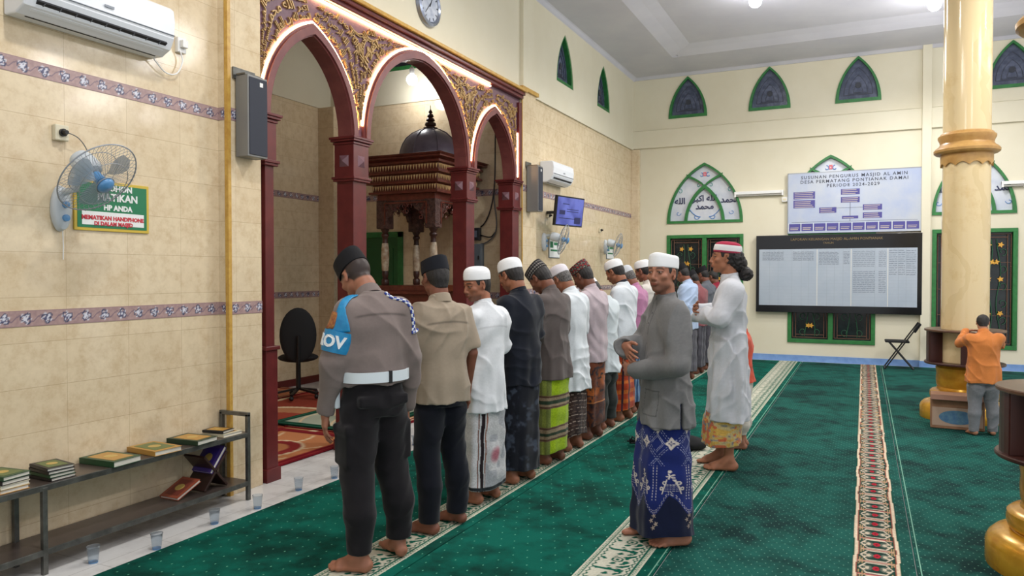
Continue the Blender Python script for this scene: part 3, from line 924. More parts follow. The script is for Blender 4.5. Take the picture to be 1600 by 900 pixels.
# black office chair
M_blackfab = mat('black_fabric', (16, 17, 20), .85, bump=.2, bs=200)
M_blackpl = mat('black_plastic', (18, 18, 20), .4)
oc = empty('office_chair', (-6.28, 7.18, .023), .72 + PI, 'black office chair with tall rounded backrest in the niche', 'chair')
b = MB(); b.ball((0, 0, .80), (.22, .05, .34), 20, 14); b.build('backrest', M_blackfab, oc, smooth=True)
b = MB(); b.ball((0, -.27, .5), (.25, .25, .06), 20, 10); b.build('seat', M_blackfab, oc, smooth=True)
b = MB(); b.tube([(0, -.2, .46), (0, -.2, .12)], .03, 12); b.tube([(0, -.1, .46), (0, .05, .46), (0, .07, .8)], .02, 8); b.build('stem', M_blackpl, oc, smooth=True)
b = MB()
for k in range(5):
    a = k * 2 * PI / 5; b.bar((0, -.2, .12), (.27 * math.cos(a), -.2 + .27 * math.sin(a), .07), .04, .025)
    b.ball((.27 * math.cos(a), -.2 + .27 * math.sin(a), .03), .03, 10, 8)
b.build('base', M_blackpl, oc)

# lamp in the niche
M_bulb = mat('white_led_bulb', (255, 255, 255), .4, emit=40)
M_bulb2 = mat('white_led_bulb_dim', (255, 255, 255), .4, emit=9)
M_whitepl = mat('white_plastic', (232, 232, 230), .35)
nl = empty('lamp', (-5.55, 8.62, 4.20), 0, 'glowing white bulb hanging in the niche above the pulpit', 'lamp')
MB().ball((0, 0, 0), .075, 20, 12).build('bulb', M_bulb2, nl, smooth=True)
MB().lathe([(.03, .07), (.035, .10), (.035, .15), (.02, .17)], n=16).build('socket', M_whitepl, nl, smooth=True, sharp=.6)
MB().tube([(0, 0, .17), (0, 0, 1.2)], .006, 6).build('cord', M_whitepl, nl)

# ================================================================= CARPETS
def carpet_mat(name, ca, cb, cdot, du, dv, sz, noff=0.):
    t = NT(name)
    X = t.xyz()
    # staggered little woven dashes
    v = t.math('MULTIPLY', X[1], 1 / dv); row = t.math('FLOOR', v)
    u = t.math('ADD', t.math('MULTIPLY', X[0], 1 / du), t.math('MULTIPLY', row, .5))
    fu = t.math('SUBTRACT', t.math('FRACT', u), .5); fv = t.math('SUBTRACT', t.math('FRACT', v), .5)
    a = t.math('MULTIPLY', fu, du); b = t.math('MULTIPLY', fv, dv)
    d = t.math('ADD', t.math('POWER', t.math('MULTIPLY', a, 1 / sz), 2.), t.math('POWER', t.math('MULTIPLY', b, 1 / (sz * 1.5)), 2.))
    dot = t.math('LESS_THAN', d, 1.)
    n = t.noise(1.7, 6, .62); n3 = t.noise(5.5, 4, .6)
    f = t.math('ADD', t.math('MULTIPLY', n, .6), t.math('MULTIPLY', n3, .4))
    c = t.ramp(f, [(.40, lin(ca)), (.56, lin(cb))])
    fine = t.noise(260, 3, .7)
    c = t.mix(t.math('MULTIPLY', fine, .35), c, lin([x * .55 for x in ca]))
    c = t.mix(t.math('MULTIPLY', dot, .75), c, lin(cdot))
    t.base(c); t.setp(Roughness=.95, Specular_IOR_Level=.15); t.bump(fine, .5, .006)
    return t.m
M_carpA = carpet_mat('emerald_carpet_sparse_flecks', (0, 60, 50), (2, 104, 88), (110, 190, 158), .085, .10, .0040)
M_carpB = carpet_mat('green_carpet_dense_flecks', (12, 50, 48), (26, 94, 84), (110, 160, 140), .045, .05, .0034)
CY0, CY1 = -1.0, BY - .16
def lace_fn(u, v):
    """cream lace border: u across (0..w), v along"""
    w = .30
    P = .29
    g = np.array((12, 92, 74.)); cr = np.array((204, 202, 184.))
    c = np.zeros(u.shape + (3,)) + cr
    x = u - w / 2; y = np.mod(v, P) - P / 2
    ax = np.abs(x)
    ln = np.abs(ax - .118) < .004
    c[ln] = g
    tick = (ax > .124) & (ax < .142) & (np.mod(v * 46 + x * 60, 1) < .42)
    c[tick] = (70, 120, 92)
    ln = (np.abs(ax - .098 - .006 * np.sin(v * 2 * PI / .05)) < .0045)
    c[ln] = g
    inner = ax < .088
    sc1 = np.sin(x * 62 + 2.2 * np.sin(y * 2 * PI / P * 2)) * np.cos(y * 44 + 1.6 * np.sin(x * 42))
    c[inner & (sc1 > .28)] = g
    bar = inner & (np.abs(y) < .012) & (ax < .075 - .2 * np.abs(y)); c[bar] = g
    bar = inner & (np.abs(np.abs(y) - .030) < .006) & (ax < .055); c[bar] = cr
    r = np.hypot(x, (np.abs(y) - P / 2) * 1.0)
    c[(r < .044)] = cr; c[(r < .034) & (r > .024)] = g; c[r < .012] = g
    c = c * (.9 + .15 * vnoise(u * 300, v * 300, 2))[..., None]
    return c
def persian_fn(u, v):
    w = .24; P = .196; v0 = v; v = v * .5; P = .098
    c = np.zeros(u.shape + (3,)) + np.array((20, 54, 46.))
    wob = .004 * np.sin(v * 18) + .002 * np.sin(v * 23)
    x = u - w / 2 - wob; y = np.mod(v, P) - P / 2; ax = np.abs(x); ay = np.abs(y)
    c[ax > .092] = (150, 84, 70)
    c[(ax > .098)] = (214, 196, 170)
    c[(ax > .1145)] = (16, 74, 60)
    hexd = ax + ay * .9
    inn = ax < .088
    m = inn & (hexd < .086) & (ay < .040); c[m] = (206, 192, 172)
    m = inn & (hexd < .076) & (ay < .033); c[m] = (30, 60, 52)
    c[inn & (ay > .0455)] = (168, 84, 84)
    c[inn & (ay > .043) & (ay < .0455)] = (214, 196, 172)
    f = inn & (np.hypot(ax - .042, y * 1.2) < .024); c[f] = (94, 102, 92)
    f = inn & (np.hypot(ax - .042, y) < .011); c[f] = (196, 182, 160)
    st = inn & (ax > .052) & (ax < .07) & (np.abs(ay - .012) < .004); c[st] = (206, 190, 164)
    f = (np.hypot(x, y * 1.1) < .0175); c[f] = (176, 34, 52)
    f = (np.hypot(x, y) < .006); c[f] = (110, 24, 40)
    crn = inn & (hexd > .088) & (ay < .040); c[crn] = (26, 64, 54)
    d = inn & (hexd > .094) & (ay > .02) & (np.mod(x * 70, 1) < .4); c[d] = (180, 150, 110)
    return c * (.88 + .2 * vnoise(u * 300, v * 300, 4))[..., None]
M_woven = vcmat('woven_border_pile', .95, .4, 400, .004, spec=.1)
def carpet(x0, x1, m, label, strip=None, seam=None):
    e = empty('carpet', ((x0 + x1) / 2, 0, 0), 0, label, 'carpet', 'green prayer carpets laid side by side')
    cx = (x0 + x1) / 2
    b = MB(); b.box(x0 - cx, x1 - cx, CY0, CY1, .001, .012); b.build('pile', m, e)
    if strip:
        s0, w_, fn = strip
        # widthways = X, lengthways = Y
        n = 3
        sheet('border_strip', (s0 - cx, CY0, .012), (1, 0, 0), (0, 1, 0), w_, 9.0, .006, fn, M_woven, e, thick=.0015)
        sheet('border_strip', (s0 - cx, CY0 + 9.0, .012), (1, 0, 0), (0, 1, 0), w_, CY1 - CY0 - 9.0, .012, fn, M_woven, e, thick=.0015)
    if seam:
        q = MB(); q.box(seam - cx - .003, seam - cx + .003, CY0, CY1, .012, .0145); q.build('edge_line', mat('pale_green_edging', (116, 168, 146), .9), e)
    return e
carpet(-3.61, -2.20, M_carpA, 'emerald green carpet under the front row beside the white floor', (-2.57, .30, lace_fn))
carpet(-2.19, -.985, M_carpA, 'emerald green carpet with cream lace stripe under the man in grey', (-1.36, .30, lace_fn), seam=-1.0)
carpet(-.975, .26, M_carpB, 'dark green carpet with cream and red patterned stripe', (-.045, .24, persian_fn))
carpet(.265, 1.50, M_carpB, 'dark green carpet under the marble columns', None, seam=.285)
carpet(1.51, 2.75, M_carpB, 'dark green carpet beyond the columns, farthest right seen', None)
# ================================================================= PEOPLE
class Field:
    def __init__(s, lo, hi, h):
        s.h = h; s.lo = np.array(lo, float)
        n = np.ceil((np.array(hi) - s.lo) / h).astype(int) + 1
        s.ax = [s.lo[i] + h * np.arange(n[i]) for i in range(3)]
        s.f = np.full(n, .06, dtype=np.float32)
    def win(s, lo, hi):
        sl = []
        for i in range(3):
            a = int(max(0, math.floor((lo[i] - s.lo[i]) / s.h))); b = int(min(len(s.ax[i]), math.ceil((hi[i] - s.lo[i]) / s.h) + 1))
            if b <= a: return None
            sl.append(slice(a, b))
        X = s.ax[0][sl[0]][:, None, None]; Y = s.ax[1][sl[1]][None, :, None]; Z = s.ax[2][sl[2]][None, None, :]
        return tuple(sl), X, Y, Z
    def put(s, lo, hi, fn, k=.0, mode='u', m=.02):
        w = s.win(np.array(lo) - m - k, np.array(hi) + m + k)
        if w is None: return
        sl, X, Y, Z = w
        d = fn(X, Y, Z).astype(np.float32); a = s.f[sl]
        if mode == 'u':
            if k > 0:
                q = np.maximum(k - np.abs(a - d), 0) / k
                s.f[sl] = np.minimum(a, d) - q * q * k * .25
            else: s.f[sl] = np.minimum(a, d)
        else:   # subtract
            if k > 0:
                q = np.maximum(k - np.abs(a + d), 0) / k
                s.f[sl] = np.maximum(a, -d) + q * q * k * .25
            else: s.f[sl] = np.maximum(a, -d)
    def cone(s, a, b, ra, rb, k=.01, mode='u'):
        a = np.array(a, float); b = np.array(b, float); ba = b - a; L = float(ba @ ba) + 1e-12; R = max(ra, rb)
        def fn(X, Y, Z):
            px, py, pz = X - a[0], Y - a[1], Z - a[2]
            t = np.clip((px * ba[0] + py * ba[1] + pz * ba[2]) / L, 0, 1)
            return np.sqrt((px - ba[0] * t) ** 2 + (py - ba[1] * t) ** 2 + (pz - ba[2] * t) ** 2) - (ra + (rb - ra) * t)
        s.put(np.minimum(a, b) - R, np.maximum(a, b) + R, fn, k, mode)
    def ell(s, c, r, R=None, k=.01, mode='u'):
        c = np.array(c, float); M = np.array(R) if R is not None else np.eye(3); m = max(r)
        def fn(X, Y, Z):
            px, py, pz = X - c[0], Y - c[1], Z - c[2]
            q = [(px * M[0, i] + py * M[1, i] + pz * M[2, i]) / r[i] for i in range(3)]
            k0 = np.sqrt(q[0] ** 2 + q[1] ** 2 + q[2] ** 2); k1 = np.sqrt((q[0] / r[0]) ** 2 + (q[1] / r[1]) ** 2 + (q[2] / r[2]) ** 2) + 1e-9
            return k0 * (k0 - 1) / k1
        s.put(c - m, c + m, fn, k, mode)
    def box(s, c, r, R=None, rad=.005, k=.005, mode='u'):
        c = np.array(c, float); M = np.array(R) if R is not None else np.eye(3); m = float(np.linalg.norm(r))
        def fn(X, Y, Z):
            px, py, pz = X - c[0], Y - c[1], Z - c[2]
            q = [np.abs(px * M[0, i] + py * M[1, i] + pz * M[2, i]) - (r[i] - rad) for i in range(3)]
            return np.sqrt(sum(np.maximum(v, 0) ** 2 for v in q)) + np.minimum(np.maximum(np.maximum(q[0], q[1]), q[2]), 0) - rad
        s.put(c - m, c + m, fn, k, mode)
    def loft(s, prof, n=2.3, k=.02, extra=None, mode='u', g_=.045):
        """prof rows: z, half width x, half depth y, centre y (, centre x)"""
        P = np.array([tuple(p) + (0.,) * (5 - len(p)) for p in prof]); o = np.argsort(P[:, 0]); P = P[o]
        if len(P) > 3:   # round off the kinks of the profile
            zd = np.linspace(P[0, 0], P[-1, 0], 160); st = zd[1] - zd[0]; q = [np.interp(zd, P[:, 0], P[:, i]) for i in range(5)]
            kw = max(1, int(g_ / st)); ker = np.exp(-np.linspace(-2, 2, 2 * kw + 1) ** 2); ker /= ker.sum()
            q = [np.convolve(np.pad(a, kw, mode='reflect', reflect_type='odd'), ker, 'valid') for a in q[1:]]
            P = np.stack([zd] + q, 1)
        z0, z1 = P[0, 0], P[-1, 0]; am = P[:, 1].max() + abs(P[:, 4]).max() + .03; bm = P[:, 2].max() + abs(P[:, 3]).max() + .03
        def fn(X, Y, Z):
            z = Z.ravel(); zz = np.clip(z, z0, z1)
            a = np.interp(zz, P[:, 0], P[:, 1])[None, None, :]; b = np.interp(zz, P[:, 0], P[:, 2])[None, None, :]
            yc = np.interp(zz, P[:, 0], P[:, 3])[None, None, :]; xc = np.interp(zz, P[:, 0], P[:, 4])[None, None, :]
            x = X - xc; y = Y - yc
            if extra is not None:
                e = extra(np.arctan2(x / a, y / b), Z); a = a + e; b = b + e
            q = (np.abs(x / a) ** n + np.abs(y / b) ** n) ** (1 / n)
            d = (q - 1) * np.minimum(a, b)
            return np.maximum(d, np.maximum(Z - z1, z0 - Z))
        s.put((-am, -bm, z0), (am, bm, z1), fn, k, mode)
    def clip_below(s, z0):
        Z = s.ax[2][None, None, :]; s.f = np.maximum(s.f, (z0 - Z).astype(np.float32))
    def wrinkle(s, amp, seed, fx=1., zmax=9., zmin=-9.):
        """cloth creases: warped waves"""
        r = np.random.default_rng(seed)
        X = s.ax[0][:, None, None]; Y = s.ax[1][None, :, None]; Z = s.ax[2][None, None, :]
        wx = X + .03 * np.sin(9 * Z + r.uniform(0, 6)); wz = Z + .05 * np.sin(11 * X + r.uniform(0, 6)) + .04 * np.sin(13 * Y + r.uniform(0, 6))
        t = 0
        for i in range(3):
            a, b, c = r.normal(size=3); a *= 22 * fx; b *= 22 * fx; c *= 16
            t = t + .35 * np.sin(a * wx + b * Y + c * wz + r.uniform(0, 6))
        for i in range(5):   # sharper creases that come and go over the cloth
            a, b, c = r.normal(size=3); q = math.sqrt(a * a + b * b + c * c); f = r.uniform(26, 44) * fx; a, b, c = a / q * f, b / q * f, c / q * f
            ph = a * wx + b * Y + c * wz + 1.3 * np.sin(7 * X + 9 * Z + i) + r.uniform(0, 6)
            ridge = (1 - np.abs(np.sin(ph * .5))) ** 2.2
            m_ = np.sin(6 * X + r.uniform(0, 6)) * np.sin(7 * Z + 5 * Y + r.uniform(0, 6)); m_ = np.clip(m_ * 1.6 + .15, 0, 1)
            t = t - 1.5 * ridge * m_
        near = np.abs(s.f) < .03
        s.f = np.where(near, s.f + (amp * t).astype(np.float32) * ((Z < zmax) & (Z > zmin)), s.f)
    def mesh(s):
        F = s.f; S = F < 0; h = s.h
        n = np.array(F.shape) - 1
        cnt = np.zeros(n, dtype=np.int8)
        offs = [(i, j, k) for i in (0, 1) for j in (0, 1) for k in (0, 1)]
        for i, j, k in offs: cnt += S[i:i + n[0], j:j + n[1], k:k + n[2]]
        I, J, K = np.nonzero((cnt > 0) & (cnt < 8))
        idx = np.full(n, -1, dtype=np.int32); idx[I, J, K] = np.arange(len(I))
        vals = {o: F[I + o[0], J + o[1], K + o[2]] for o in offs}
        acc = np.zeros((len(I), 3)); c = np.zeros(len(I))
        for o in offs:
            for ax in range(3):
                if o[ax]: continue
                p = list(o); p[ax] = 1; p = tuple(p)
                a, b = vals[o], vals[p]; m = (a < 0) != (b < 0)
                t = np.where(m, a / np.where(m, a - b, 1), 0)
                q = np.tile(np.array(o, float), (len(I), 1)); q[:, ax] += t
                acc += q * m[:, None]; c += m
        V = (acc / c[:, None] + np.stack([I, J, K], 1)) * h + s.lo
        faces = []
        for ax in range(3):
            sl0 = [slice(1, -1)] * 3; sl1 = [slice(1, -1)] * 3
            sl0[ax] = slice(0, -1); sl1[ax] = slice(1, None)
            A = S[tuple(sl0)]; B = S[tuple(sl1)]
            P = np.argwhere(A != B); 
            if len(P) == 0: continue
            inside = A[tuple(P.T)]
            base = P.copy()
            for q in range(3):
                if q != ax: base[:, q] += 1
            u, v = (ax + 1) % 3, (ax + 2) % 3
            def cell(du, dv):
                x = base.copy(); x[:, u] += du; x[:, v] += dv
                return idx[x[:, 0], x[:, 1], x[:, 2]]
            quad = np.stack([cell(-1, -1), cell(0, -1), cell(0, 0), cell(-1, 0)], 1)
            quad[~inside] = quad[~inside][:, ::-1]
            faces.append(quad)
        Q = np.concatenate(faces); Q = Q[(Q >= 0).all(1)]
        return V, Q

def relax(V, Q, it=1, w=.5):
    for _ in range(it):
        acc = np.zeros_like(V); c = np.zeros(len(V))
        for a in range(4):
            b = (a + 1) % 4
            np.add.at(acc, Q[:, a], V[Q[:, b]]); np.add.at(c, Q[:, a], 1)
            np.add.at(acc, Q[:, b], V[Q[:, a]]); np.add.at(c, Q[:, b], 1)
        V = V * (1 - w) + w * acc / np.maximum(c, 1)[:, None]
    return V

def Rxyz(rx=0, ry=0, rz=0):
    return np.array(Euler((math.radians(rx), math.radians(ry), math.radians(rz)), 'XYZ').to_matrix())

M_skin = vcmat('skin', .5, .12, 500, .001, spec=.35)
M_skin.node_tree.nodes['Principled BSDF'].inputs['Subsurface Weight'].default_value = .06
M_skin.node_tree.nodes['Principled BSDF'].inputs['Subsurface Radius'].default_value = (.02, .008, .005)
M_cloth = vcmat('woven_cloth', .88, .25, 420, .0012, spec=.15, sheen=.15)
M_hair = mat('black_hair', (20, 17, 17), .55, c2=(38, 33, 32), ns=120, bump=.8, bs=240, bd=.004, stretch=(1, 1, .4))
M_hairg = mat('greying_hair', (40, 38, 38), .6, c2=(120, 116, 114), ns=90, bump=.8, bs=240, bd=.004)
M_kufi = mat('white_cap_knit', (232, 234, 236), .85, bump=.5, bs=260, bd=.003)
M_peci = mat('black_velvet_cap', (17, 18, 24), .8, bump=.1, bs=200, sheen=.1)

def hand(F, W, d, n, t, sc=1., curl=.35, spread=.10, h=.004, grip=None):
    """five separate fingers on a palm. d fingers' direction, n where the palm faces, t thumb's side"""
    d = np.array(d, float); d /= np.linalg.norm(d); n = np.array(n, float); n -= d * (n @ d); n /= np.linalg.norm(n)
    t = np.array(t, float); t -= d * (t @ d) + n * (t @ n); t /= np.linalg.norm(t)
    W = np.array(W, float)
    kn = []
    for i, (x, L) in enumerate(((.030, .088), (.010, .092), (-.011, .087), (-.031, .078))):
        K = W + (d * L + t * x) * sc; kn.append(K)
        F.cone(W + (d * .012 + t * x * .55) * sc, K, .015 * sc, .0125 * sc, k=.012)
    F.cone(W - d * .02, W + d * .03 * sc, .024, .020, k=.012)
    F.ell(W + (d * .045 + n * .004) * sc, (.034 * sc,) * 3 if 0 else (.036 * sc, .042 * sc, .015 * sc), np.stack([t, d, n], 1), k=.01)
    lens = ((.040, .025, .021), (.045, .029, .022), (.042, .027, .021), (.033, .021, .019))
    for i, (K, Ls) in enumerate(zip(kn, lens)):
        a = curl * (.8 + .18 * i); sp = (1.5 - i) * spread
        dd = d * math.cos(sp) + t * math.sin(sp); p = K; ang = a * .6; r = .0088 * sc if i < 3 else .0078 * sc
        for j, L in enumerate(Ls):
            e = dd * math.cos(ang) + n * math.sin(ang); q = p + e * L * sc
            F.cone(p, q, r, r * .92, k=.004); p = q; r *= .92; ang += a
    b = W + (d * .022 + t * .026 + n * .006) * sc
    m = b + (t * .62 + d * .70 + n * .25) * .040 * sc
    F.cone(b, m, .016 * sc, .0115 * sc, k=.012)
    e = t * .32 + d * .90 + n * .28; e /= np.linalg.norm(e); q = m + e * .030 * sc
    F.cone(m, q, .0112 * sc, .0100 * sc, k=.004)
    e = t * .12 + d * .95 + n * .30; e /= np.linalg.norm(e)
    F.cone(q, q + e * .022 * sc, .0100 * sc, .0085 * sc, k=.004)

def foot(F, A, yaw, side, sc=1.):
    """bare foot under ankle A=(x,y); side +1 right, -1 left"""
    c, s = math.cos(yaw), math.sin(yaw)
    def P(x, y, z): x *= side; return (A[0] + (x * c - y * s) * sc, A[1] + (x * s + y * c) * sc, z * sc)
    F.cone(P(0, -.045, .036), P(0, -.035, .05), .034 * sc, .032 * sc, k=.02)
    F.cone(P(0, -.01, .085), P(0, .02, .06), .036 * sc, .036 * sc, k=.025)
    F.cone(P(0, .01, .062), P(.0, .10, .034), .035 * sc, .024 * sc, k=.03)
    F.cone(P(.012, -.03, .026), P(.018, .10, .020), .026 * sc, .020 * sc, k=.02)
    F.cone(P(-.018, .04, .03), P(-.022, .12, .022), .024 * sc, .021 * sc, k=.02)
    F.cone(P(-.024, .115, .022), P(.032, .10, .018), .021 * sc, .017 * sc, k=.015)
    toes = ((-.031, .128, .176, .0145), (-.010, .135, .180, .0105), (.007, .130, .172, .0098), (.022, .122, .160, .0092), (.036, .110, .143, .0088))
    for x, y0, y1, r in toes:
        F.cone(P(x, y0, .018), P(x * 1.02, y1 - r, r + .001), r * sc, r * sc, k=.006)

HEAD_OFF = (0, .020, .135)
def head_frame(sp):
    N = np.array(sp.get('neck', (0, .01, 1.455)), float)
    R = Rxyz(0, 0, sp.get('yaw', 0)) @ Rxyz(-sp.get('pitch', 0), 0, 0) @ Rxyz(0, sp.get('roll', 0), 0)
    return N, R, N + R @ np.array(HEAD_OFF)

def head(F, sp):
    N, R, C = head_frame(sp)
    fw = sp.get('facew', 1.)
    def P(x, y, z): return C + R @ np.array((x, y, z))
    E = lambda c, r, k=.01, mode='u', Rr=None: F.ell(P(*c), r, R if Rr is None else R @ Rr, k, mode)
    T = np.array(sp.get('chest', (0, -.015, 1.36)))
    F.cone(T, N + R @ np.array((0, -.012, .05)), .063, .053, k=.03)
    F.cone(T, (0, -.02, 1.33), .066, .08, k=.03)
    F.cone(N + R @ np.array((0, -.012, .04)), P(0, -.03, -.03), .054, .054, k=.02)
    E((0, -.015, .03), (.076, .097, .086))
    E((0, .018, .0), (.066 * fw, .072, .082), .015)
    E((0, .030, -.045), (.054 * fw, .060, .062), .02)
    E((0, .068, -.090), (.022, .018, .017), .02)
    for s in (-1, 1):
        E((s * .044 * fw, .012, -.058), (.019, .026, .022), .02)
        E((s * .046 * fw, .062, -.016), (.021, .018, .016), .018)
        F.cone(P(s * .012, .087, .032), P(s * .046, .072, .034), .009, .008, .012)
        E((s * .032, .100, .008), (.016, .014, .012), .014, 's')
        E((s * .031, .077, .011), (.0145, .0135, .0125), .003)
        F.cone(P(s * .016, .087, .020), P(s * .046, .076, .018), .0045, .004, .004)   # upper lid
        E((s * .011, .095, -.032), (.0095, .0100, .0085), .006)
        # ear
        Re = Rxyz(0, 0, s * -22)
        E((s * .079, -.008, .002), (.007, .019, .030), .006, 'u', Re)
        E((s * .083, .000, .004), (.006, .010, .017), .004, 's', Re)
        E((s * .077, -.002, -.026), (.006, .009, .009), .006, 'u', Re)
    F.cone(P(0, .088, .020), P(0, .106, -.020), .0070, .0105, .010)
    E((0, .108, -.027), (.0115, .0105, .0095), .008)
    E((0, .088, -.052), (.026, .012, .014), .012)
    E((0, .0975, -.0555), (.0225, .0065, .0048), .004)
    E((0, .0955, -.0655), (.0195, .0070, .0056), .004)

def paint_skin(V, sp, s):
    """natural colours of skin, lips, brows, eyes, stubble"""
    base = np.array(sp.get('skin', (150, 100, 74)), float) * 1.13
    C = np.zeros((len(V), 3)) + base
    nz = vnoise(V[:, 0] * 40 + V[:, 2] * 17, V[:, 1] * 40 + V[:, 2] * 31, 5)
    C *= (.93 + .12 * nz)[:, None]
    N, R, Hc = head_frame(sp)
    q = (V / s - Hc) @ R
    x, y, z = q.T; ax = np.abs(x)
    inh = (y > .03) & (np.abs(z) < .13)
    def blend(m, c):
        nonlocal C
        C = mixc(C, np.zeros_like(C) + np.array(c, float), m)
    lips = inh & (y > .085); 
    blend(np.where(lips, 1 - sm(np.abs(z + .0608) / .0095 + (ax / .024) ** 2, .7, 1.15), 0) * .75, base * (.86, .62, .62))
    if sp.get('stubble', 0):
        m = (y > .015) * sm(-z, .045, .075) * (1 - sm(-z, .12, .14)) + ((np.abs(z + .046) < .007) & (ax < .03) & (y > .08))
        blend(np.clip(m, 0, 1) * sp['stubble'] * (.5 + .5 * nz), (45, 36, 34))
    bz = .036 - (ax - .030) ** 2 * 6
    blend(np.where(inh & (y > .06), (1 - sm(np.abs(z - bz), .0032, .0062)) * sm(ax, .010, .015) * (1 - sm(ax, .044, .052)), 0) * .7, (34, 26, 24))
    ex, ez = ax - .0315, z - .0095
    eye = inh & (y > .070)
    e = np.hypot(ex / .0130, (ez + .0006) / .0048)
    blend(np.where(eye, 1 - sm(e, .8, 1.1), 0) * .8, (176, 160, 150))
    blend(np.where(eye, 1 - sm(np.hypot(ex, ez * 1.15), .0050, .0066), 0), (28, 19, 16))
    blend(np.where(eye, (1 - sm(np.abs(np.hypot(ex / .0145, ez / .0072) - 1), .08, .3)) * (z > .009), 0) * .8, (40, 28, 26))
    blend(np.where(eye, (1 - sm(np.abs(z + .004 + .0), .002, .006)) * (1 - sm(ax, .036, .048)) * sm(ax, .016, .022), 0) * .25, base * .6)
    if sp.get('shaved'):
        zl = np.interp(y, [-.12, -.03, .0, .05], [-.075, -.06, .0, .01])
        blend(np.where((y < .05) & (z > zl) & ~((ax > .075) & (np.abs(y + .005) < .024) & (z < .034)), sm(z - zl, 0, .02), 0) * .85, (36, 32, 32))
    # knuckles, palms and soles slightly lighter/redder
    low = V[:, 2] / s < .03
    blend(np.where(low, .35, 0), np.minimum(255, base * 1.15))
    return C

ARMS = {   # per side: elbow, wrist, finger dir, palm normal, thumb dir, curl   (given for the right side; left mirrored)
    'hang': ((.222, -.035, 1.10), (.232, .035, .85), (.02, .12, -1), (-1, .1, 0), (0, 1, .1), .38),
    'fold_r': ((.225, .01, 1.12), (.06, .195, 1.135), (-1, .08, -.08), (0, -1, 0), (0, .0, 1), .18),
    'fold_l': ((.225, .00, 1.11), (.075, .155, 1.10), (-1, .10, -.02), (0, -1, 0), (0, 0, 1), .15),
}
def arms_of(sp):
    r, l = sp.get('arms', ('fold_r', 'fold_l'))
    R = ARMS[r] if isinstance(r, str) else r; L = ARMS[l] if isinstance(l, str) else l
    def mir(v): return (-v[0], v[1], v[2])
    R = [np.array(x, float) if not np.isscalar(x) else x for x in R]
    L = [np.array(mir(x), float) if not np.isscalar(x) else x for x in L]
    sh = np.array(sp.get('shoulder', (.172 * sp.get('w', 1.), -.018, 1.362)))
    if sp.get('nar'):
        for q in (R, L): q[0][0] += -sp['nar'] if q is R else sp['nar']
    return (sh, *R), (np.array(mir(sh)), *L)

def body(sp, e, s):
    h = sp.get('vox', .005)
    F = Field((-.42, -.30, -.004), (.42, .42, 1.74), h)
    w = sp.get('w', 1.)
    F.loft([(.84, .15 * w, .10 * w, 0), (.95, .155 * w, .105 * w, 0), (1.06, .135 * w, .095 * w, 0.0), (1.2, .150 * w, .105 * w, -.005), (1.33, .155 * w, .10 * w, -.01), (1.40, .11 * w, .07, -.015)], k=.03)
    for sg, ft in ((1, sp.get('foot_r', (.10, 0, -6))), (-1, sp.get('foot_l', (-.10, 0, 6)))):
        A = (ft[0], ft[1]); K = (sg * .09 * .5 + ft[0] * .5, ft[1] * .5 + .015, .49)
        F.cone((sg * .082, 0, .86), K, .078, .056, k=.03)
        F.cone(K, (A[0], A[1] - .01, .28), .052, .046, k=.02); F.cone((A[0], A[1] - .012, .30), (A[0], A[1] - .008, .085), .044, .033, k=.02)
        foot(F, A, math.radians(ft[2]), sg, 1.)
    for sg, (S_, E_, W_, d, n, t, cu) in zip((1, -1), arms_of(sp)):
        F.cone(S_, E_, .048 * w, .038, k=.03); F.cone(E_, W_, .038, .025, k=.01)
        hand(F, W_, d, n, t, 1., cu, sp.get('spread', .10), h)
    head(F, sp)
    V, Q = F.mesh(); V = relax(V, Q, 1, .4)
    V = V * s
    o = np_mesh('body', V, Q, M_skin, e)
    set_col(o.data, paint_skin(V, sp, s))
    return o

def cloth_colors(V, c, seed=0, var=.06):
    n = vnoise(V[:, 0] * 14 + V[:, 1] * 9, V[:, 2] * 10 + V[:, 1] * 5, seed); n2 = vnoise(V[:, 0] * 160 + V[:, 1] * 120, V[:, 2] * 150, seed + 1)
    C = np.zeros((len(V), 3)) + np.array(c, float)
    return C * (1 - var + var * 2 * (.6 * n + .4 * n2))[:, None]

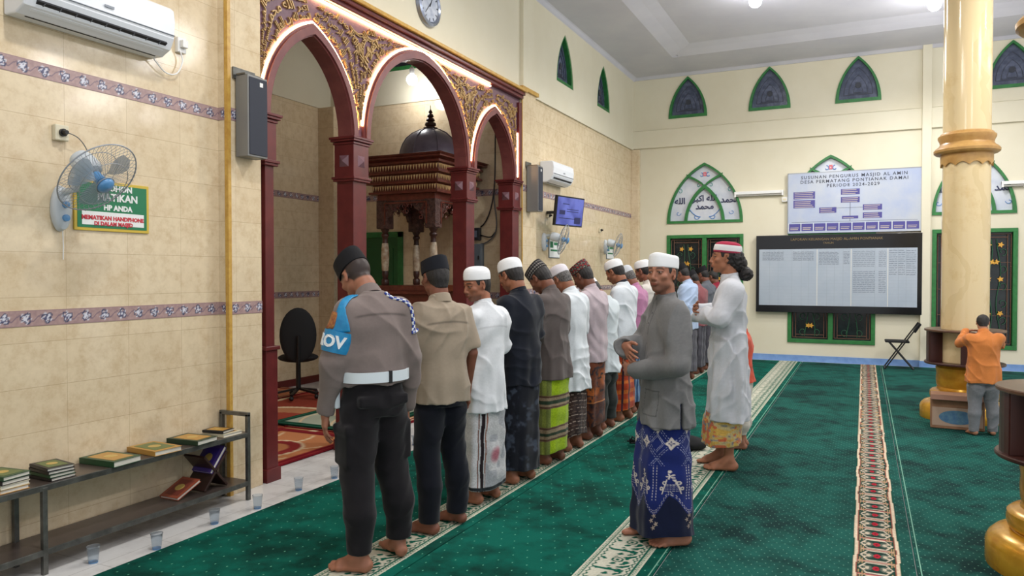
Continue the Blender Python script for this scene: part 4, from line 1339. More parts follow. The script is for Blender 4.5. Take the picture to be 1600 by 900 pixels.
def shirt(sp, e, s):
    g = sp['shirt']; h = max(.006, sp.get('vox', .005)); w = sp.get('w', 1.); hem = g['hem'] / s; top = sp.get('torso', None)
    seed = g.get('seed', 1)
    zlow = min([hem] + [a[2][2] - .03 for a in arms_of(sp)]) - .03
    F = Field((-.44, -.32, zlow), (.44, .40, 1.56), h)
    r = random.Random(seed); ph = [r.uniform(0, 6) for _ in range(4)]; tuck = g.get('tuck', False)
    fa = g.get('fold', .008)
    def ex(th, Z):
        k = np.clip((1.15 - Z) / .45, 0, 1)
        return k * fa * (np.sin(5 * th + ph[0] + 2 * Z) + .7 * np.sin(9 * th + ph[1] + 3 * Z) + .4 * np.sin(14 * th + ph[2]))
    bl = g.get('belly', 0); fl = g.get('flare', .0)
    P = [(hem, (.190 + fl) * w, (.135 + fl) * w + bl * .5, -.005), (.95 if hem < .9 else hem + .02, .185 * w, .138 * w + bl, 0.0), (1.08, .172 * w, .130 * w + bl, .0), (1.2, .172 * w, .126 * w + bl * .5, -.008), (1.28, .176 * w, .124 * w, -.014), (1.35, .158 * w, .104 * w, -.018), (1.40, .122 * w, .080, -.018), (1.435, .080, .066, -.010), (1.465, .058, .056, -.004)]
    if tuck: P = [(hem, .165 * w, .122 * w + bl, 0), (hem + .03, .175 * w, .130 * w + bl, 0)] + [p for p in P if p[0] > hem + .06]
    lean = sp.get('chest', None)
    F.loft(P, k=.03, extra=ex)
    sl = g.get('sleeve', 'long'); rs = g.get('slr', .0)
    for sg, (S_, E_, W_, d, n, t, cu) in zip((1, -1), arms_of(sp)):
        S2 = S_ + np.array((-.012 * sg, 0, -.004))
        if sl == 'long':
            F.cone(S2, E_, .066 * w + rs, .054 + rs, k=.07); F.cone(E_, W_ - (W_ - E_) / np.linalg.norm(W_ - E_) * .0, .056 + rs, .043 + rs * .7, k=.02)
            # open cuff
            dd = (W_ - E_) / np.linalg.norm(W_ - E_)
            F.cone(W_ + dd * .062, W_ + dd * .12, .060 + rs, .06 + rs, k=0, mode='s')
            F.cone(W_ - dd * .01, W_ + dd * .06, .033 + rs * .7, .036 + rs, k=0, mode='s')
        else:
            M_ = S_ + (E_ - S_) * .78; dd = (E_ - S_) / np.linalg.norm(E_ - S_)
            F.cone(S2, M_, .066 * w, .066, k=.07)
            F.cone(M_ + dd * .085, M_ + dd * .16, .082, .085, k=0, mode='s')
            F.cone(M_ + dd * .05, M_ + dd * .12, .055, .055, k=0, mode='s')
    N, R, Hc = head_frame(sp)
    # neck opening
    ax = R @ np.array((0, 0, 1.)); nb = np.array((0, -.012 + .5 * N[1], 1.395)); nt = N + R @ np.array((0, -.012, .05))
    F.wrinkle(g.get('wr', .0065), seed, g.get('wf', 1.))
    F.cone(nt, nt + (nt - nb) * 1.2, .060, .075, k=0, mode='s')
    for bx in g.get('pads', []): F.box(*bx)
    if g.get('slit'):   # side slits at the hem
        for sg in (-1, 1): F.box((sg * .2, -.03, hem), (.05, .008, .14), None, .002, 0, 's')
    V, Q = F.mesh(); V = relax(V, Q, 1, .5); V *= s
    o = np_mesh('shirt', V, Q, M_cloth, e)
    C = cloth_colors(V, g['c'], seed, g.get('var', .05))
    if g.get('paint'): C = g['paint'](V / s, C)
    set_col(o.data, C)
    # collar band standing round the neck
    col = g.get('collar', 'band')
    if col:
        mb = MB(); n = 28; up = nt - nb; up = up / np.linalg.norm(up); x = np.array((1., 0, 0)); x -= up * (x @ up); x /= np.linalg.norm(x); y = np.cross(up, x)
        rings = []
        hh = .034 if col == 'band' else .042
        for rr, zz in ((.068, -.030), (.0635, hh * .6), (.062, hh), (.057, hh), (.058, .0)) if col == 'band' else ((.078, -.016), (.075, .006), (.066, hh - .004), (.060, hh), (.057, hh - .006), (.058, -.01)):
            rings.append([(nb + up * .045 + up * zz + (x * math.cos(2 * PI * k / n) * rr + y * math.sin(2 * PI * k / n) * rr * 1.04) + up * .010 * -math.sin(2 * PI * k / n)) * s for k in range(n)])
        vs = [v for q in rings for v in q]; fs = []
        m = len(rings)
        for i in range(m):
            for k in range(n): fs.append((i * n + k, i * n + (k + 1) % n, ((i + 1) % m) * n + (k + 1) % n, ((i + 1) % m) * n + k))
        mb.add(vs, fs); cc = g.get('collar_c', g['c'])
        c_ = mb.build('collar', M_cloth, e, smooth=True); set_col(c_.data, cloth_colors(np.array(vs), cc, seed))
    return o

def sarong(sp, e, s):
    g = sp['lower']; w = sp.get('w', 1.); z1 = min(1.0, sp['shirt']['hem'] / s + (.16 if sp['shirt'].get('slit') else .05)); zt = 1.0; z0 = g['hem'] / s; res = g.get('res', .006)
    nth = int(1.15 / res); nz = int((z1 - z0) / res)
    r = random.Random(g.get('seed', 3)); ph = [r.uniform(0, 6) for _ in range(6)]
    th = np.linspace(0, 2 * PI, nth, endpoint=False); z = np.linspace(z1, z0, nz)
    TH, Z = np.meshgrid(th, z, indexing='ij')
    fr, fl = sp.get('foot_r', (.10, 0, 0)), sp.get('foot_l', (-.10, 0, 0))
    cy = (fr[1] + fl[1]) / 2; spx = abs(fr[0] - fl[0]) / 2; spy = abs(fr[1] - fl[1]) / 2
    k = (zt - Z) / (zt - z0)
    A = np.interp(k, [0, .2, .55, 1], [.155, .188, .184, .115 + spx * .75]) * w; B = np.interp(k, [0, .2, .55, 1], [.118, .134, .122 + spy * .65, .118 + spy * 1.05]) * w
    B = B + g.get('belly', 0) * (1 - k)
    yc = cy * k + .012 * k
    f = g.get('fold', .012)
    rip = f * k ** .8 * (np.sin(3 * TH + ph[0] + 1.5 * k) * .8 + .55 * np.sin(6 * TH + ph[1] + k * 2) + .35 * np.sin(11 * TH + ph[2] - k * 3)) + .0025 * np.sin(26 * Z + 3 * TH + ph[3]) + .0025 * np.sin(40 * Z - 2 * TH + ph[4])
    # overlapped pleat in front
    dth = (TH - .35 + PI) % (2 * PI) - PI
    rip = np.maximum(rip, -.007)
    rip = rip + .016 * np.exp(-(dth / .14) ** 2) * (.4 + k) - .008 * np.exp(-((dth + .30) / .10) ** 2) * (.4 + k)
    pw = 2 / (2.05 + .75 * np.clip(k * 1.6, 0, 1))
    X = (A + rip) * np.sign(np.sin(TH)) * np.abs(np.sin(TH)) ** pw; Y = (B + rip) * np.sign(np.cos(TH)) * np.abs(np.cos(TH)) ** pw + yc
    hh_ = sp['shirt']['hem'] / s; tuckin = 1 - .05 * np.clip((Z - hh_ + .012) / .03, 0, 1); X = X * tuckin; Y = (Y - yc) * tuckin + yc
    lift = .012 * np.sin(2 * TH + ph[5]) * k ** 3
    V = np.stack([X, Y, Z + lift], -1)
    q = .95; nin = 10
    Vi = V[:, ::-1][:, :nin].copy(); Vi[..., 0] *= q; Vi[..., 1] = (Vi[..., 1] - yc[:, ::-1][:, :nin]) * q + yc[:, ::-1][:, :nin]; Vi[..., 2] += .002
    u = np.cumsum(np.r_[0, np.hypot(np.diff(np.sin(th) * .17), np.diff(np.cos(th) * .14))])
    U = np.repeat(u[:, None], nz, 1)
    C = g['fn'](U, Z * s, TH)
    V = np.concatenate([V, Vi], 1); C = np.concatenate([C, C[:, ::-1][:, :nin]], 1)
    m = V.shape[1]; idx = np.arange(nth * m).reshape(nth, m); nx = np.roll(idx, -1, 0)
    Q = np.stack([idx[:, :-1], idx[:, 1:], nx[:, 1:], nx[:, :-1]], -1).reshape(-1, 4)[:, ::-1]
    o = np_mesh('sarong', V.reshape(-1, 3) * s, Q, M_cloth, e)
    set_col(o.data, C.reshape(-1, 3))
    return o

def trousers(sp, e, s):
    g = dict(sp['lower']); h = max(.0065, sp.get('vox', .005)); w = sp.get('w', 1.); hem = g['hem'] / s
    if not sp['shirt'].get('tuck'): g['top'] = min(1.0, sp['shirt']['hem'] / s + .018)
    F = Field((-.32, -.26, hem - .02), (.32, .30, g.get('top', 1.0) + .03), h)
    F.loft([(min(.80, g.get('top', 1.) - .04), .165 * w, .125 * w, -.005), (min(.9, g.get('top', 1.) - .01), .170 * w, .130 * w, -.008), (g.get('top', 1.0), .160 * w, .118 * w, 0)], k=.03)
    b = g.get('baggy', 0)
    for sg, ft in ((1, sp.get('foot_r', (.10, 0, -6))), (-1, sp.get('foot_l', (-.10, 0, 6)))):
        K = (sg * .045 + ft[0] * .5, ft[1] * .5 + .015, .49); A = (ft[0], ft[1] - .012, max(.02, hem - .02))
        F.cone((sg * .082 * w, -.005, min(.84, g.get('top', 1.) - .09)), K, .100 * w + b, .072 + b, k=.015)
        F.cone(K, (A[0], A[1], .30), .072 + b, .070 + b, k=.02)
        F.cone((A[0], A[1], .30), (A[0], A[1], A[2] + .05), .070 + b, g.get('ankle', .060), k=.02)
        F.cone((A[0], A[1], A[2] + .06), (A[0], A[1], A[2]), g.get('ankle', .060), g.get('ankle', .060), k=.01)
    F.wrinkle(.004, g.get('seed', 2), 1.1)
    for c_, r_, R_ in g.get('pockets', []): F.box(c_, r_, R_, .010, .022)
    F.clip_below(hem)
    V, Q = F.mesh(); V = relax(V, Q, 2, .5); V *= s
    o = np_mesh('trousers', V, Q, M_cloth, e); set_col(o.data, cloth_colors(V, g['c'], 4, .10)); return o

def cap(sp, e, s):
    g = sp.get('cap')
    if not g: return
    N, R, Hc = head_frame(sp)
    T = Rxyz(g.get('tilt', 9 if g['kind'] == 'kufi' else -6), 0, 0)
    n = 56
    kind = g['kind']; hgt = g.get('h', .075)
    if kind == 'kufi': prof = [(.95, -.004), (.995, .0), (1.0, .010), (1.0, hgt * .25), (.985, hgt * .45), (.94, hgt * .63), (.85, hgt * .78), (.70, hgt * .89), (.48, hgt * .965), (.22, hgt * .995), (.01, hgt * 1.0)]
    elif kind == 'box': prof = [(.95, -.004), (.99, .0), (1.0, .012), (1.0, hgt * .45), (.985, hgt * .75), (.94, hgt * .90), (.82, hgt * .97), (.50, hgt * 1.0), (.15, hgt * 1.01), (.01, hgt * 1.01)]
    else: prof = [(.94, -.002), (1.0, 0), (1.0, .010), (.985, hgt * .5), (.955, hgt * .93), (.94, hgt * .985), (.90, hgt), (.5, hgt * .965), (.01, hgt * .96)]
    c0 = np.array(g.get('at', (0, -.012, .045))); a_, b_ = .0845, .1065
    # finer rings for patterned caps
    pr = [prof[0]]
    for p, q in zip(prof, prof[1:]):
        m = 4
        pr += [(p[0] + (q[0] - p[0]) * (i + 1) / m, p[1] + (q[1] - p[1]) * (i + 1) / m) for i in range(m)]
    vs = []; cs = []
    for r, z in pr:
        for k in range(n):
            a = 2 * PI * k / n
            p = np.array((math.sin(a) * r * a_, math.cos(a) * r * b_, z + (.006 * math.cos(2 * a) if kind != 'kufi' else 0) * (z / hgt)))
            vs.append((Hc + R @ (c0 + T @ p)) * s)
            cs.append(g['fn'](a, z / hgt, r) if 'fn' in g else g.get('c', (235, 236, 238)))
    fs = [(i * n + k, i * n + (k + 1) % n, (i + 1) * n + (k + 1) % n, (i + 1) * n + k) for i in range(len(pr) - 1) for k in range(n)]
    fs.append(tuple(range((len(pr) - 1) * n, len(pr) * n)))
    # inner wall so the rim reads as thick cloth
    b0 = len(vs)
    for k in range(n):
        a = 2 * PI * k / n
        vs.append((Hc + R @ (c0 + T @ np.array((math.sin(a) * .93 * a_, math.cos(a) * .93 * b_, .03)))) * s); cs.append(cs[0])
    fs += [(k, b0 + k, b0 + (k + 1) % n, (k + 1) % n) for k in range(n)]
    mb = MB(); mb.add(vs, fs)
    o = mb.build('cap', vcmat('cap_cloth_' + kind, .85, .4, 350, .002), e, smooth=True, sharp=1.0)
    set_col(o.data, np.array(cs, float))

def hair(sp, e, s):
    g = sp.get('hair', 'short')
    if g is None: return
    N, R, Hc = head_frame(sp)
    h = .0045
    F = Field((-.13, -.20, -.2), (.13, .12, .14), h)
    F.ell((0, -.015, .030), (.0795, .1005, .089), k=0)
    F.cone((0, -.055, -.02), (0, -.05, -.055), .052, .050, k=.03)
    X = F.ax[0][:, None, None]; Y = F.ax[1][None, :, None]; Z = F.ax[2][None, None, :]
    low = sp.get('nape', -.070)
    zl = np.interp(F.ax[1], [-.2, -.045, -.022, -.018, .012, .02, .045], [low, low, low + .035, .036, .036, -.005, .0])[None, :, None]
    F.f = np.maximum(F.f, np.maximum((Y - .042), (zl - Z)).astype(np.float32) + 0 * F.f)
    F.f = np.maximum(F.f, (Z - .06 + 0 * X).astype(np.float32)) if sp.get('cap') else F.f
    nz = (np.sin(X * 190 + Z * 60) * np.sin(Y * 170 + Z * 50) * .0012).astype(np.float32)
    F.f = F.f + nz
    V, Q = F.mesh(); V = (Hc + V @ R.T) * s
    np_mesh('hair', V, Q, M_hairg if sp.get('grey') else M_hair, e)

def make_person(sp):
    s = sp['H'] / 1.70
    e = empty('person', (*sp['at'], .0175), math.radians(sp['rz']), sp['label'], 'person', sp.get('group'))
    body(sp, e, s); shirt(sp, e, s)
    (sarong if sp['lower']['kind'] == 'sarong' else trousers)(sp, e, s)
    cap(sp, e, s); hair(sp, e, s)
    return e, s

# ---- sarong and cap patterns (printed and woven colours)
def grid_c(U, c): return np.zeros(U.shape + (3,)) + np.array(c, float)
def fine(U, Z, a=.10): return (1 - a + 2 * a * vnoise(U * 320, Z * 320, 9))[..., None]
def f_white(U, Z, T):
    c = grid_c(U, (206, 206, 208)); x = np.mod(U, 1.0)
    for x0, w_, col in ((.585, .035, (40, 30, 34)), (.550, .012, (150, 104, 86)), (.625, .010, (120, 70, 50)), (.20, .03, (90, 92, 100))):
        m = np.abs(x - x0 - .004 * np.sin(Z * 30)) < w_ / 2; c[m] = col
    m = (vnoise(U * 18, Z * 16, 2) > .62) & (np.abs(x - .45) < .10); c[m] = (176, 178, 184)
    r = np.hypot((x - .475) * 1.6, (Z - .33)); c = mixc(c, grid_c(U, (190, 92, 110)), (1 - sm(r, .02, .07)) * .8)
    m = (Z < .125) & (Z > .10); c[m] = (34, 40, 44)
    return c * fine(U, Z)
def f_black(U, Z, T):
    n = vnoise(U * 22, Z * 20, 3); n2 = vnoise(U * 60, Z * 60, 4)
    c = mixc(grid_c(U, (20, 23, 32)), grid_c(U, (58, 66, 80)), sm(n * .7 + n2 * .3, .55, .8))
    return c * fine(U, Z)
def f_lime(U, Z, T):
    c = grid_c(U, (150, 178, 30)); x = np.mod(U, .42)
    v = np.abs(x - .25) < .075; c[v] = (112, 122, 62)
    v = np.abs(x - .25) < .02; c[v] = (134, 146, 66)
    for z0 in (.52, .26):
        m = np.abs(Z - z0) < .055; c[m] = (112, 92, 72)
        m = np.abs(Z - z0) < .038; c[m] = (146, 128, 104)
        m = np.abs(Z - z0 + .004) < .013; c[m] = (44, 62, 46)
        m = np.abs(np.abs(Z - z0) - .044) < .006; c[m] = (86, 60, 50)
    m = (Z < .09); c[m] = (90, 120, 30)
    return c * fine(U, Z, .14)
def f_brown(U, Z, T):
    c = grid_c(U, (58, 42, 38)); x = np.mod(U, .16)
    c[(x < .05)] = (46, 34, 34)
    y = np.mod(Z + .01 * np.sin(U * 20), .062)
    c[y < .004] = (176, 158, 146); c[np.abs(y - .03) < .002] = (104, 84, 74)
    return c * fine(U, Z)
def f_orange(U, Z, T):
    n = vnoise(U * 15, Z * 13, 6); n2 = vnoise(U * 55, Z * 50, 7)
    c = mixc(grid_c(U, (104, 56, 36)), grid_c(U, (168, 92, 44)), sm(n, .4, .7))
    c = mixc(c, grid_c(U, (34, 36, 46)), sm(n2, .62, .75) * .8)
    m = Z < .36; c[m] = c[m] * .45 + np.array((30, 20, 22.)); m = np.abs(Z - .36) < .006; c[m] = (190, 120, 70)
    return c * fine(U, Z)
def f_redplaid(U, Z, T):
    c = grid_c(U, (166, 62, 34)); a = np.mod(U, .10) < .035; b = np.mod(Z, .10) < .035
    c[a] = (64, 34, 44); c[b] = (196, 104, 44); c[a & b] = (40, 28, 44); return c * fine(U, Z)
def f_blue(U, Z, T):
    c = grid_c(U, (56, 84, 124)); c[np.mod(U, .05) < .016] = (122, 150, 180); return c * fine(U, Z)
def f_grey(U, Z, T):
    c = grid_c(U, (86, 84, 92)); c[np.mod(U, .08) < .02] = (60, 58, 66); return c * fine(U, Z)
def f_floral(U, Z, T):
    n = vnoise(U * 26, Z * 34, 8); n2 = vnoise(U * 40 + 7, Z * 62, 9)
    c = mixc(grid_c(U, (196, 178, 128)), grid_c(U, (200, 104, 70)), sm(n, .55, .68)); c = mixc(c, grid_c(U, (206, 168, 84)), sm(n2, .6, .7)); c = mixc(c, grid_c(U, (132, 130, 132)), sm(1 - n2, .68, .8))
    return c * fine(U, Z)
def f_navy(U, Z, T):
    """navy batik: lattice of dotted diagonals with white diamonds above, tree motifs and dotted bands below"""
    navy = np.array((26, 40, 104.)); dk = np.array((16, 24, 52.)); wh = np.array((206, 196, 188.))
    P = .172; x = np.mod(U + .03, P) - P / 2
    c = grid_c(U, navy)
    # big dark scallops at the bottom
    sc_ = .30 - .11 * np.abs(np.sin((U + .03) / P * PI + PI / 2)) ** 1.3
    c[Z < sc_] = dk
    up = Z > .47
    a1 = np.mod((U + (Z - .60)) , P); a2 = np.mod((U - (Z - .60)), P)
    for a in (a1, a2):
        for off in (-.0085, .0085):
            m = up & (np.abs(np.abs(a - .048) + off * 0 - .0085) < .0024) & (np.mod(Z * 75, 1) < .62)
            c[m] = (150, 156, 186)
    for z0, k in ((.60, 0), (.60 + P / 2, .5), (.60 + P, 0)):
        xx = np.mod(U + .03 + k * P, P) - P / 2
        d = np.abs(xx) * 1.15 + np.abs(Z - z0); q = d - .004 * np.cos(np.arctan2(Z - z0, xx) * 4)
        m = up & (q < .034); c[m] = wh
        m = up & (q < .013) & (q > .006); c[m] = navy
        dd = np.abs(xx) + np.abs(Z - z0)
    xx = np.mod(U + .03 + .5 * P, P) - P / 2; d = np.abs(xx) + np.abs(Z - .60)
    for r0 in (.040, .052): m = up & (np.abs(d - r0) < .0026) & (np.mod((xx - Z) * 70, 1) < .6); c[m] = (160, 164, 190)
    # vertical dotted lines between the trees
    for xo in (-.012, .012):
        m = (Z < .47) & (Z > .27) & (np.abs(np.abs(np.mod(U + .03 + P / 2, P) - P / 2) - .0) < 1) & (np.abs(np.mod(U + .03 + P / 2, P) - P / 2 - xo) < .0035) & (np.mod(Z * 62, 1) < .55)
        c[m] = (184, 180, 190)
    # tree motif
    y = Z - .32
    ay = np.abs(x)
    tri = (np.abs(ay - (.034 - y * .30)) < .0032) & (y > -.01) & (y < .075); c[tri] = wh
    fl = np.hypot(x, (y - .092)); m = fl < .011 + .007 * np.cos(5 * np.arctan2(y - .092, x + 1e-9)); c[m] = wh
    m = (np.hypot(x, y - .118) < .008); c[m] = wh
    for hx_, hz in ((.040, .022), (.024, .055)):
        r = np.hypot(ay - hx_, y - hz); m = np.abs(r - .008) < .0033; c[m] = wh
    for k in range(4):
        m = (np.abs(y - .008 - k * .012) < .0022) & (ay < .030 - k * .004) & (np.mod(x * 150, 1) < .6); c[m] = (190, 186, 190)
    # dotted arches over the scallops
    for o_ in (.012, .024):
        m = (np.abs(Z - sc_ - o_) < .0028) & (np.mod(U * 90, 1) < .55); c[m] = (176, 172, 176)
    # flower sprays near the hem
    y = Z - .14; xs = np.mod(U + .03 + P / 2, P) - P / 2
    for dx, dz in ((-.016, 0), (.016, .02), (0, .045), (0, -.02)):
        r = np.hypot(xs - dx, y - dz); t = np.arctan2(y - dz, xs - dx); m = r < .008 + .006 * np.cos(5 * t); c[m] = (176, 158, 142)
    m = Z < .062; c[m] = (40, 46, 80)
    return c * fine(U, Z, .05)
def f_peci_gold(a, t, r):
    k = math.sin(a * 14 + t * 9) * math.sin(a * 14 - t * 9)
    return (150, 146, 140) if k > .55 and t < .97 else (34, 32, 34)
def f_peci_red(a, t, r):
    k = math.sin(a * 11) * math.sin(t * 13 + 2 * math.sin(a * 5))
    return (150, 44, 44) if k > .35 else ((150, 140, 126) if k < -.6 else (44, 50, 52))
def f_redwhite(a, t, r): return (168, 42, 70) if r < .93 and t > .58 else ((236, 236, 238) if t > .12 else (170, 60, 84))
WH = dict(kind='kufi', c=(238, 240, 242), h=.097)
def row(i): return 'men standing in the front row of prayer'
SKIN = [(138, 92, 70), (118, 74, 54), (146, 98, 72), (150, 104, 80), (124, 80, 60)]
people = []
def seam(zs, vert=None, amt=.72):
    def f(V, C):
        x, y, z = V.T; m = np.zeros(len(V))
        for z0 in zs: m = np.maximum(m, np.exp(-((z - z0 + .015 * (x / .15) ** 2) / .006) ** 2) * (y < -.03) * (1 - sm(np.abs(x), .13, .17)))
        return C * (1 - (1 - amt) * m)[:, None]
    return f
def f_greyshirt(V, C):
    x, y, z = V.T
    m = (y > .05) & (np.abs(np.abs(x) - .018) < .003) & (z > 1.10); m |= (np.abs(z - .70) < .003)
    m |= (y > .04) & (np.abs(x + .09) < .055) & (np.abs(z - .84) < .075) & ~((np.abs(x + .09) < .051) & (np.abs(z - .84) < .071))
    C = np.where(m[:, None], C * .74, C)
    b = np.zeros(len(V), bool)
    for zb in (1.36, 1.30, 1.24, 1.18): b |= (y > .05) & (np.hypot(x, z - zb) < .006)
    return np.where(b[:, None], np.array((60, 60, 62.)), C)
def P(**k): people.append(k)
# officer
P(label='police officer in taupe shirt, white belt and blue armband, head bowed', at=(-2.42, 3.36), rz=64, H=1.705, w=.97, skin=(140, 94, 74), vox=.0045, shaved=True, officer=True,
  pitch=42, yaw=8, neck=(0, .055, 1.45), chest=(0, .0, 1.37), arms=(((.225, -.02, 1.09), (.235, .05, .82), (.02, .12, -1), (-1, .1, 0), (0, 1, .1), .38), ((.232, .0, 1.09), (.25, .06, .83), (.0, .10, -1), (-1, -.3, 0), (0, 1, .1), .30)),
  foot_r=(.14, -.02, -6), foot_l=(-.14, -.10, 38), cap=dict(kind='peci', c=(17, 17, 21), h=.10, tilt=-4, at=(0, -.008, .040)), hair=None,
  shirt=dict(hem=.985, c=(124, 112, 108), tuck=True, sleeve='long', wr=.007, wf=.62, seed=11, collar='fold', slr=.004, belly=.008, paint=seam((1.345,))),
  lower=dict(kind='trousers', hem=.10, c=(27, 25, 28), baggy=.012, ankle=.062, top=1.0, pockets=[((-.182, -.01, .65), (.016, .076, .105), None), ((-.186, -.01, .735), (.018, .080, .022), None), ((.180, 0, .65), (.018, .076, .105), None), ((-.085, -.118, .885), (.060, .018, .028), None), ((.085, -.118, .885), (.060, .018, .028), None)]))
P(label='man in tan short-sleeved shirt and black trousers wearing a tall black cap', at=(-2.36, 3.97), rz=62, H=1.645, w=.96, skin=(112, 70, 54), vox=.005, pitch=10, yaw=0, arms=('hang', ((.25, .03, 1.09), (.255, .10, .85), (.02, .10, -1), (-1, .1, 0), (0, 1, .1), .38)),
  foot_r=(.13, .01, 20), foot_l=(-.12, -.06, 26), cap=dict(kind='peci', c=(17, 20, 28), h=.088, tilt=-6, at=(0, -.01, .035)), nape=-.075,
  shirt=dict(hem=.78, c=(156, 142, 124), sleeve='short', seed=4, collar='fold', belly=.015, paint=seam((1.315,), None)), lower=dict(kind='trousers', hem=.07, c=(16, 19, 28), baggy=.004, ankle=.064))
P(label='man in white shirt and white sarong turning his face back towards the officer', at=(-2.37, 4.57), rz=76, H=1.59, w=.96, skin=(140, 92, 70), vox=.0045, pitch=12, yaw=76, stubble=.45,
  cap=dict(WH), shirt=dict(hem=.63, c=(218, 222, 226), seed=5, flare=.012, paint=seam((1.29,), None, .88)), lower=dict(kind='sarong', hem=.10, fn=f_white, seed=2))
P(label='man in black long-sleeved shirt with white skullcap and dark batik sarong', at=(-2.35, 5.12), rz=74, H=1.67, w=.99, skin=(134, 88, 66), pitch=24,
  cap=dict(WH), shirt=dict(hem=.74, c=(24, 28, 38), seed=6, var=.1), lower=dict(kind='sarong', hem=.10, fn=f_black, seed=5))
P(label='man in grey-brown shirt with bright lime green plaid sarong', at=(-2.35, 5.75), nar=.025, rz=76, H=1.67, w=.97, skin=(110, 70, 54), pitch=40,
  cap=dict(kind='peci', fn=f_peci_gold, h=.078, tilt=-10), shirt=dict(hem=.70, c=(92, 84, 82), seed=7, flare=.01), lower=dict(kind='sarong', hem=.10, fn=f_lime, seed=7))
P(label='man in long white shirt and dark brown striped sarong, grey hair under white cap', at=(-2.36, 6.24), nar=.025, rz=77, H=1.65, w=.95, skin=(128, 84, 64), pitch=38, grey=True,
  cap=dict(WH, c=(214, 210, 216)), shirt=dict(hem=.54, c=(212, 219, 224), seed=8, flare=.02, slr=.006), lower=dict(kind='sarong', hem=.13, fn=f_brown, seed=8))
P(label='man in pale pink shirt with red patterned cap and orange-brown sarong', at=(-2.35, 6.76), nar=.025, rz=78, H=1.67, w=.96, skin=(104, 66, 52), pitch=30,
  cap=dict(kind='peci', fn=f_peci_red, h=.085, tilt=-6), shirt=dict(hem=.73, c=(186, 172, 178), seed=9, flare=.0), lower=dict(kind='sarong', hem=.14, fn=f_orange, seed=9))
P(label='stooping man in loose white shirt and dark olive trousers', at=(-2.37, 7.24), nar=.04, rz=78, H=1.56, w=.94, skin=(126, 82, 64), pitch=48, neck=(0, .05, 1.44),
  cap=dict(WH), shirt=dict(hem=.58, c=(208, 218, 222), seed=10, flare=.02), lower=dict(kind='trousers', hem=.09, c=(58, 62, 60), baggy=.01))
P(label='tall man in white shirt with dark collar and red plaid sarong', at=(-2.34, 7.75), nar=.035, rz=78, H=1.71, w=.94, skin=(134, 88, 66), pitch=28, vox=.006,
  cap=dict(WH), shirt=dict(hem=.71, c=(214, 220, 226), seed=12, collar_c=(40, 42, 52)), lower=dict(kind='sarong', hem=.12, fn=f_redplaid, seed=12, res=.008))
P(label='man in pink shirt with grey hair and pale cap', at=(-2.35, 8.27), nar=.025, rz=78, H=1.66, w=.93, skin=(120, 78, 62), pitch=38, grey=True, vox=.006,
  cap=dict(WH, c=(196, 200, 206)), shirt=dict(hem=.73, c=(178, 122, 156), seed=13), lower=dict(kind='sarong', hem=.12, fn=f_blue, seed=13, res=.008))
P(label='man in cream shirt and white cap beside the pink-shirted man', at=(-2.33, 8.80), nar=.025, rz=78, H=1.71, w=.95, skin=(120, 76, 60), pitch=20, vox=.006,
  cap=dict(WH), shirt=dict(hem=.70, c=(204, 200, 192), seed=14), lower=dict(kind='sarong', hem=.12, fn=f_grey, seed=14, res=.008))
P(label='man in light blue shirt and black cap behind the shoulder of the man in grey', at=(-2.36, 11.10), rz=78, H=1.69, w=1.0, skin=(122, 78, 60), pitch=26, vox=.007,
  cap=dict(kind='peci', c=(18, 18, 22), h=.085), shirt=dict(hem=.75, c=(168, 186, 214), seed=15), lower=dict(kind='sarong', hem=.12, fn=f_grey, seed=15, res=.01))
P(label='man in dark rose shirt just beyond the light blue shirt', at=(-2.36, 11.85), rz=78, H=1.60, w=1.0, skin=(110, 70, 56), pitch=30, vox=.007,
  cap=dict(kind='peci', c=(24, 24, 28), h=.08), shirt=dict(hem=.75, c=(140, 84, 88), seed=16), lower=dict(kind='sarong', hem=.12, fn=f_grey, seed=16, res=.01))
P(label='man in grey shirt with flat black cap below the window with yellow flowers', at=(-2.34, 12.45), rz=78, H=1.66, w=1.0, skin=(110, 70, 56), pitch=20, vox=.007,
  cap=dict(kind='peci', c=(16, 16, 20), h=.085), shirt=dict(hem=.75, c=(96, 100, 108), seed=17), lower=dict(kind='sarong', hem=.12, fn=f_grey, seed=17, res=.01))
P(label='man in maroon shirt, farthest along the front row', at=(-2.30, 13.15), rz=78, H=1.62, w=1.0, skin=(110, 70, 56), pitch=20, vox=.007, cap=None,
  shirt=dict(hem=.75, c=(140, 40, 58), seed=18), lower=dict(kind='sarong', hem=.12, fn=f_grey, seed=18, res=.01))
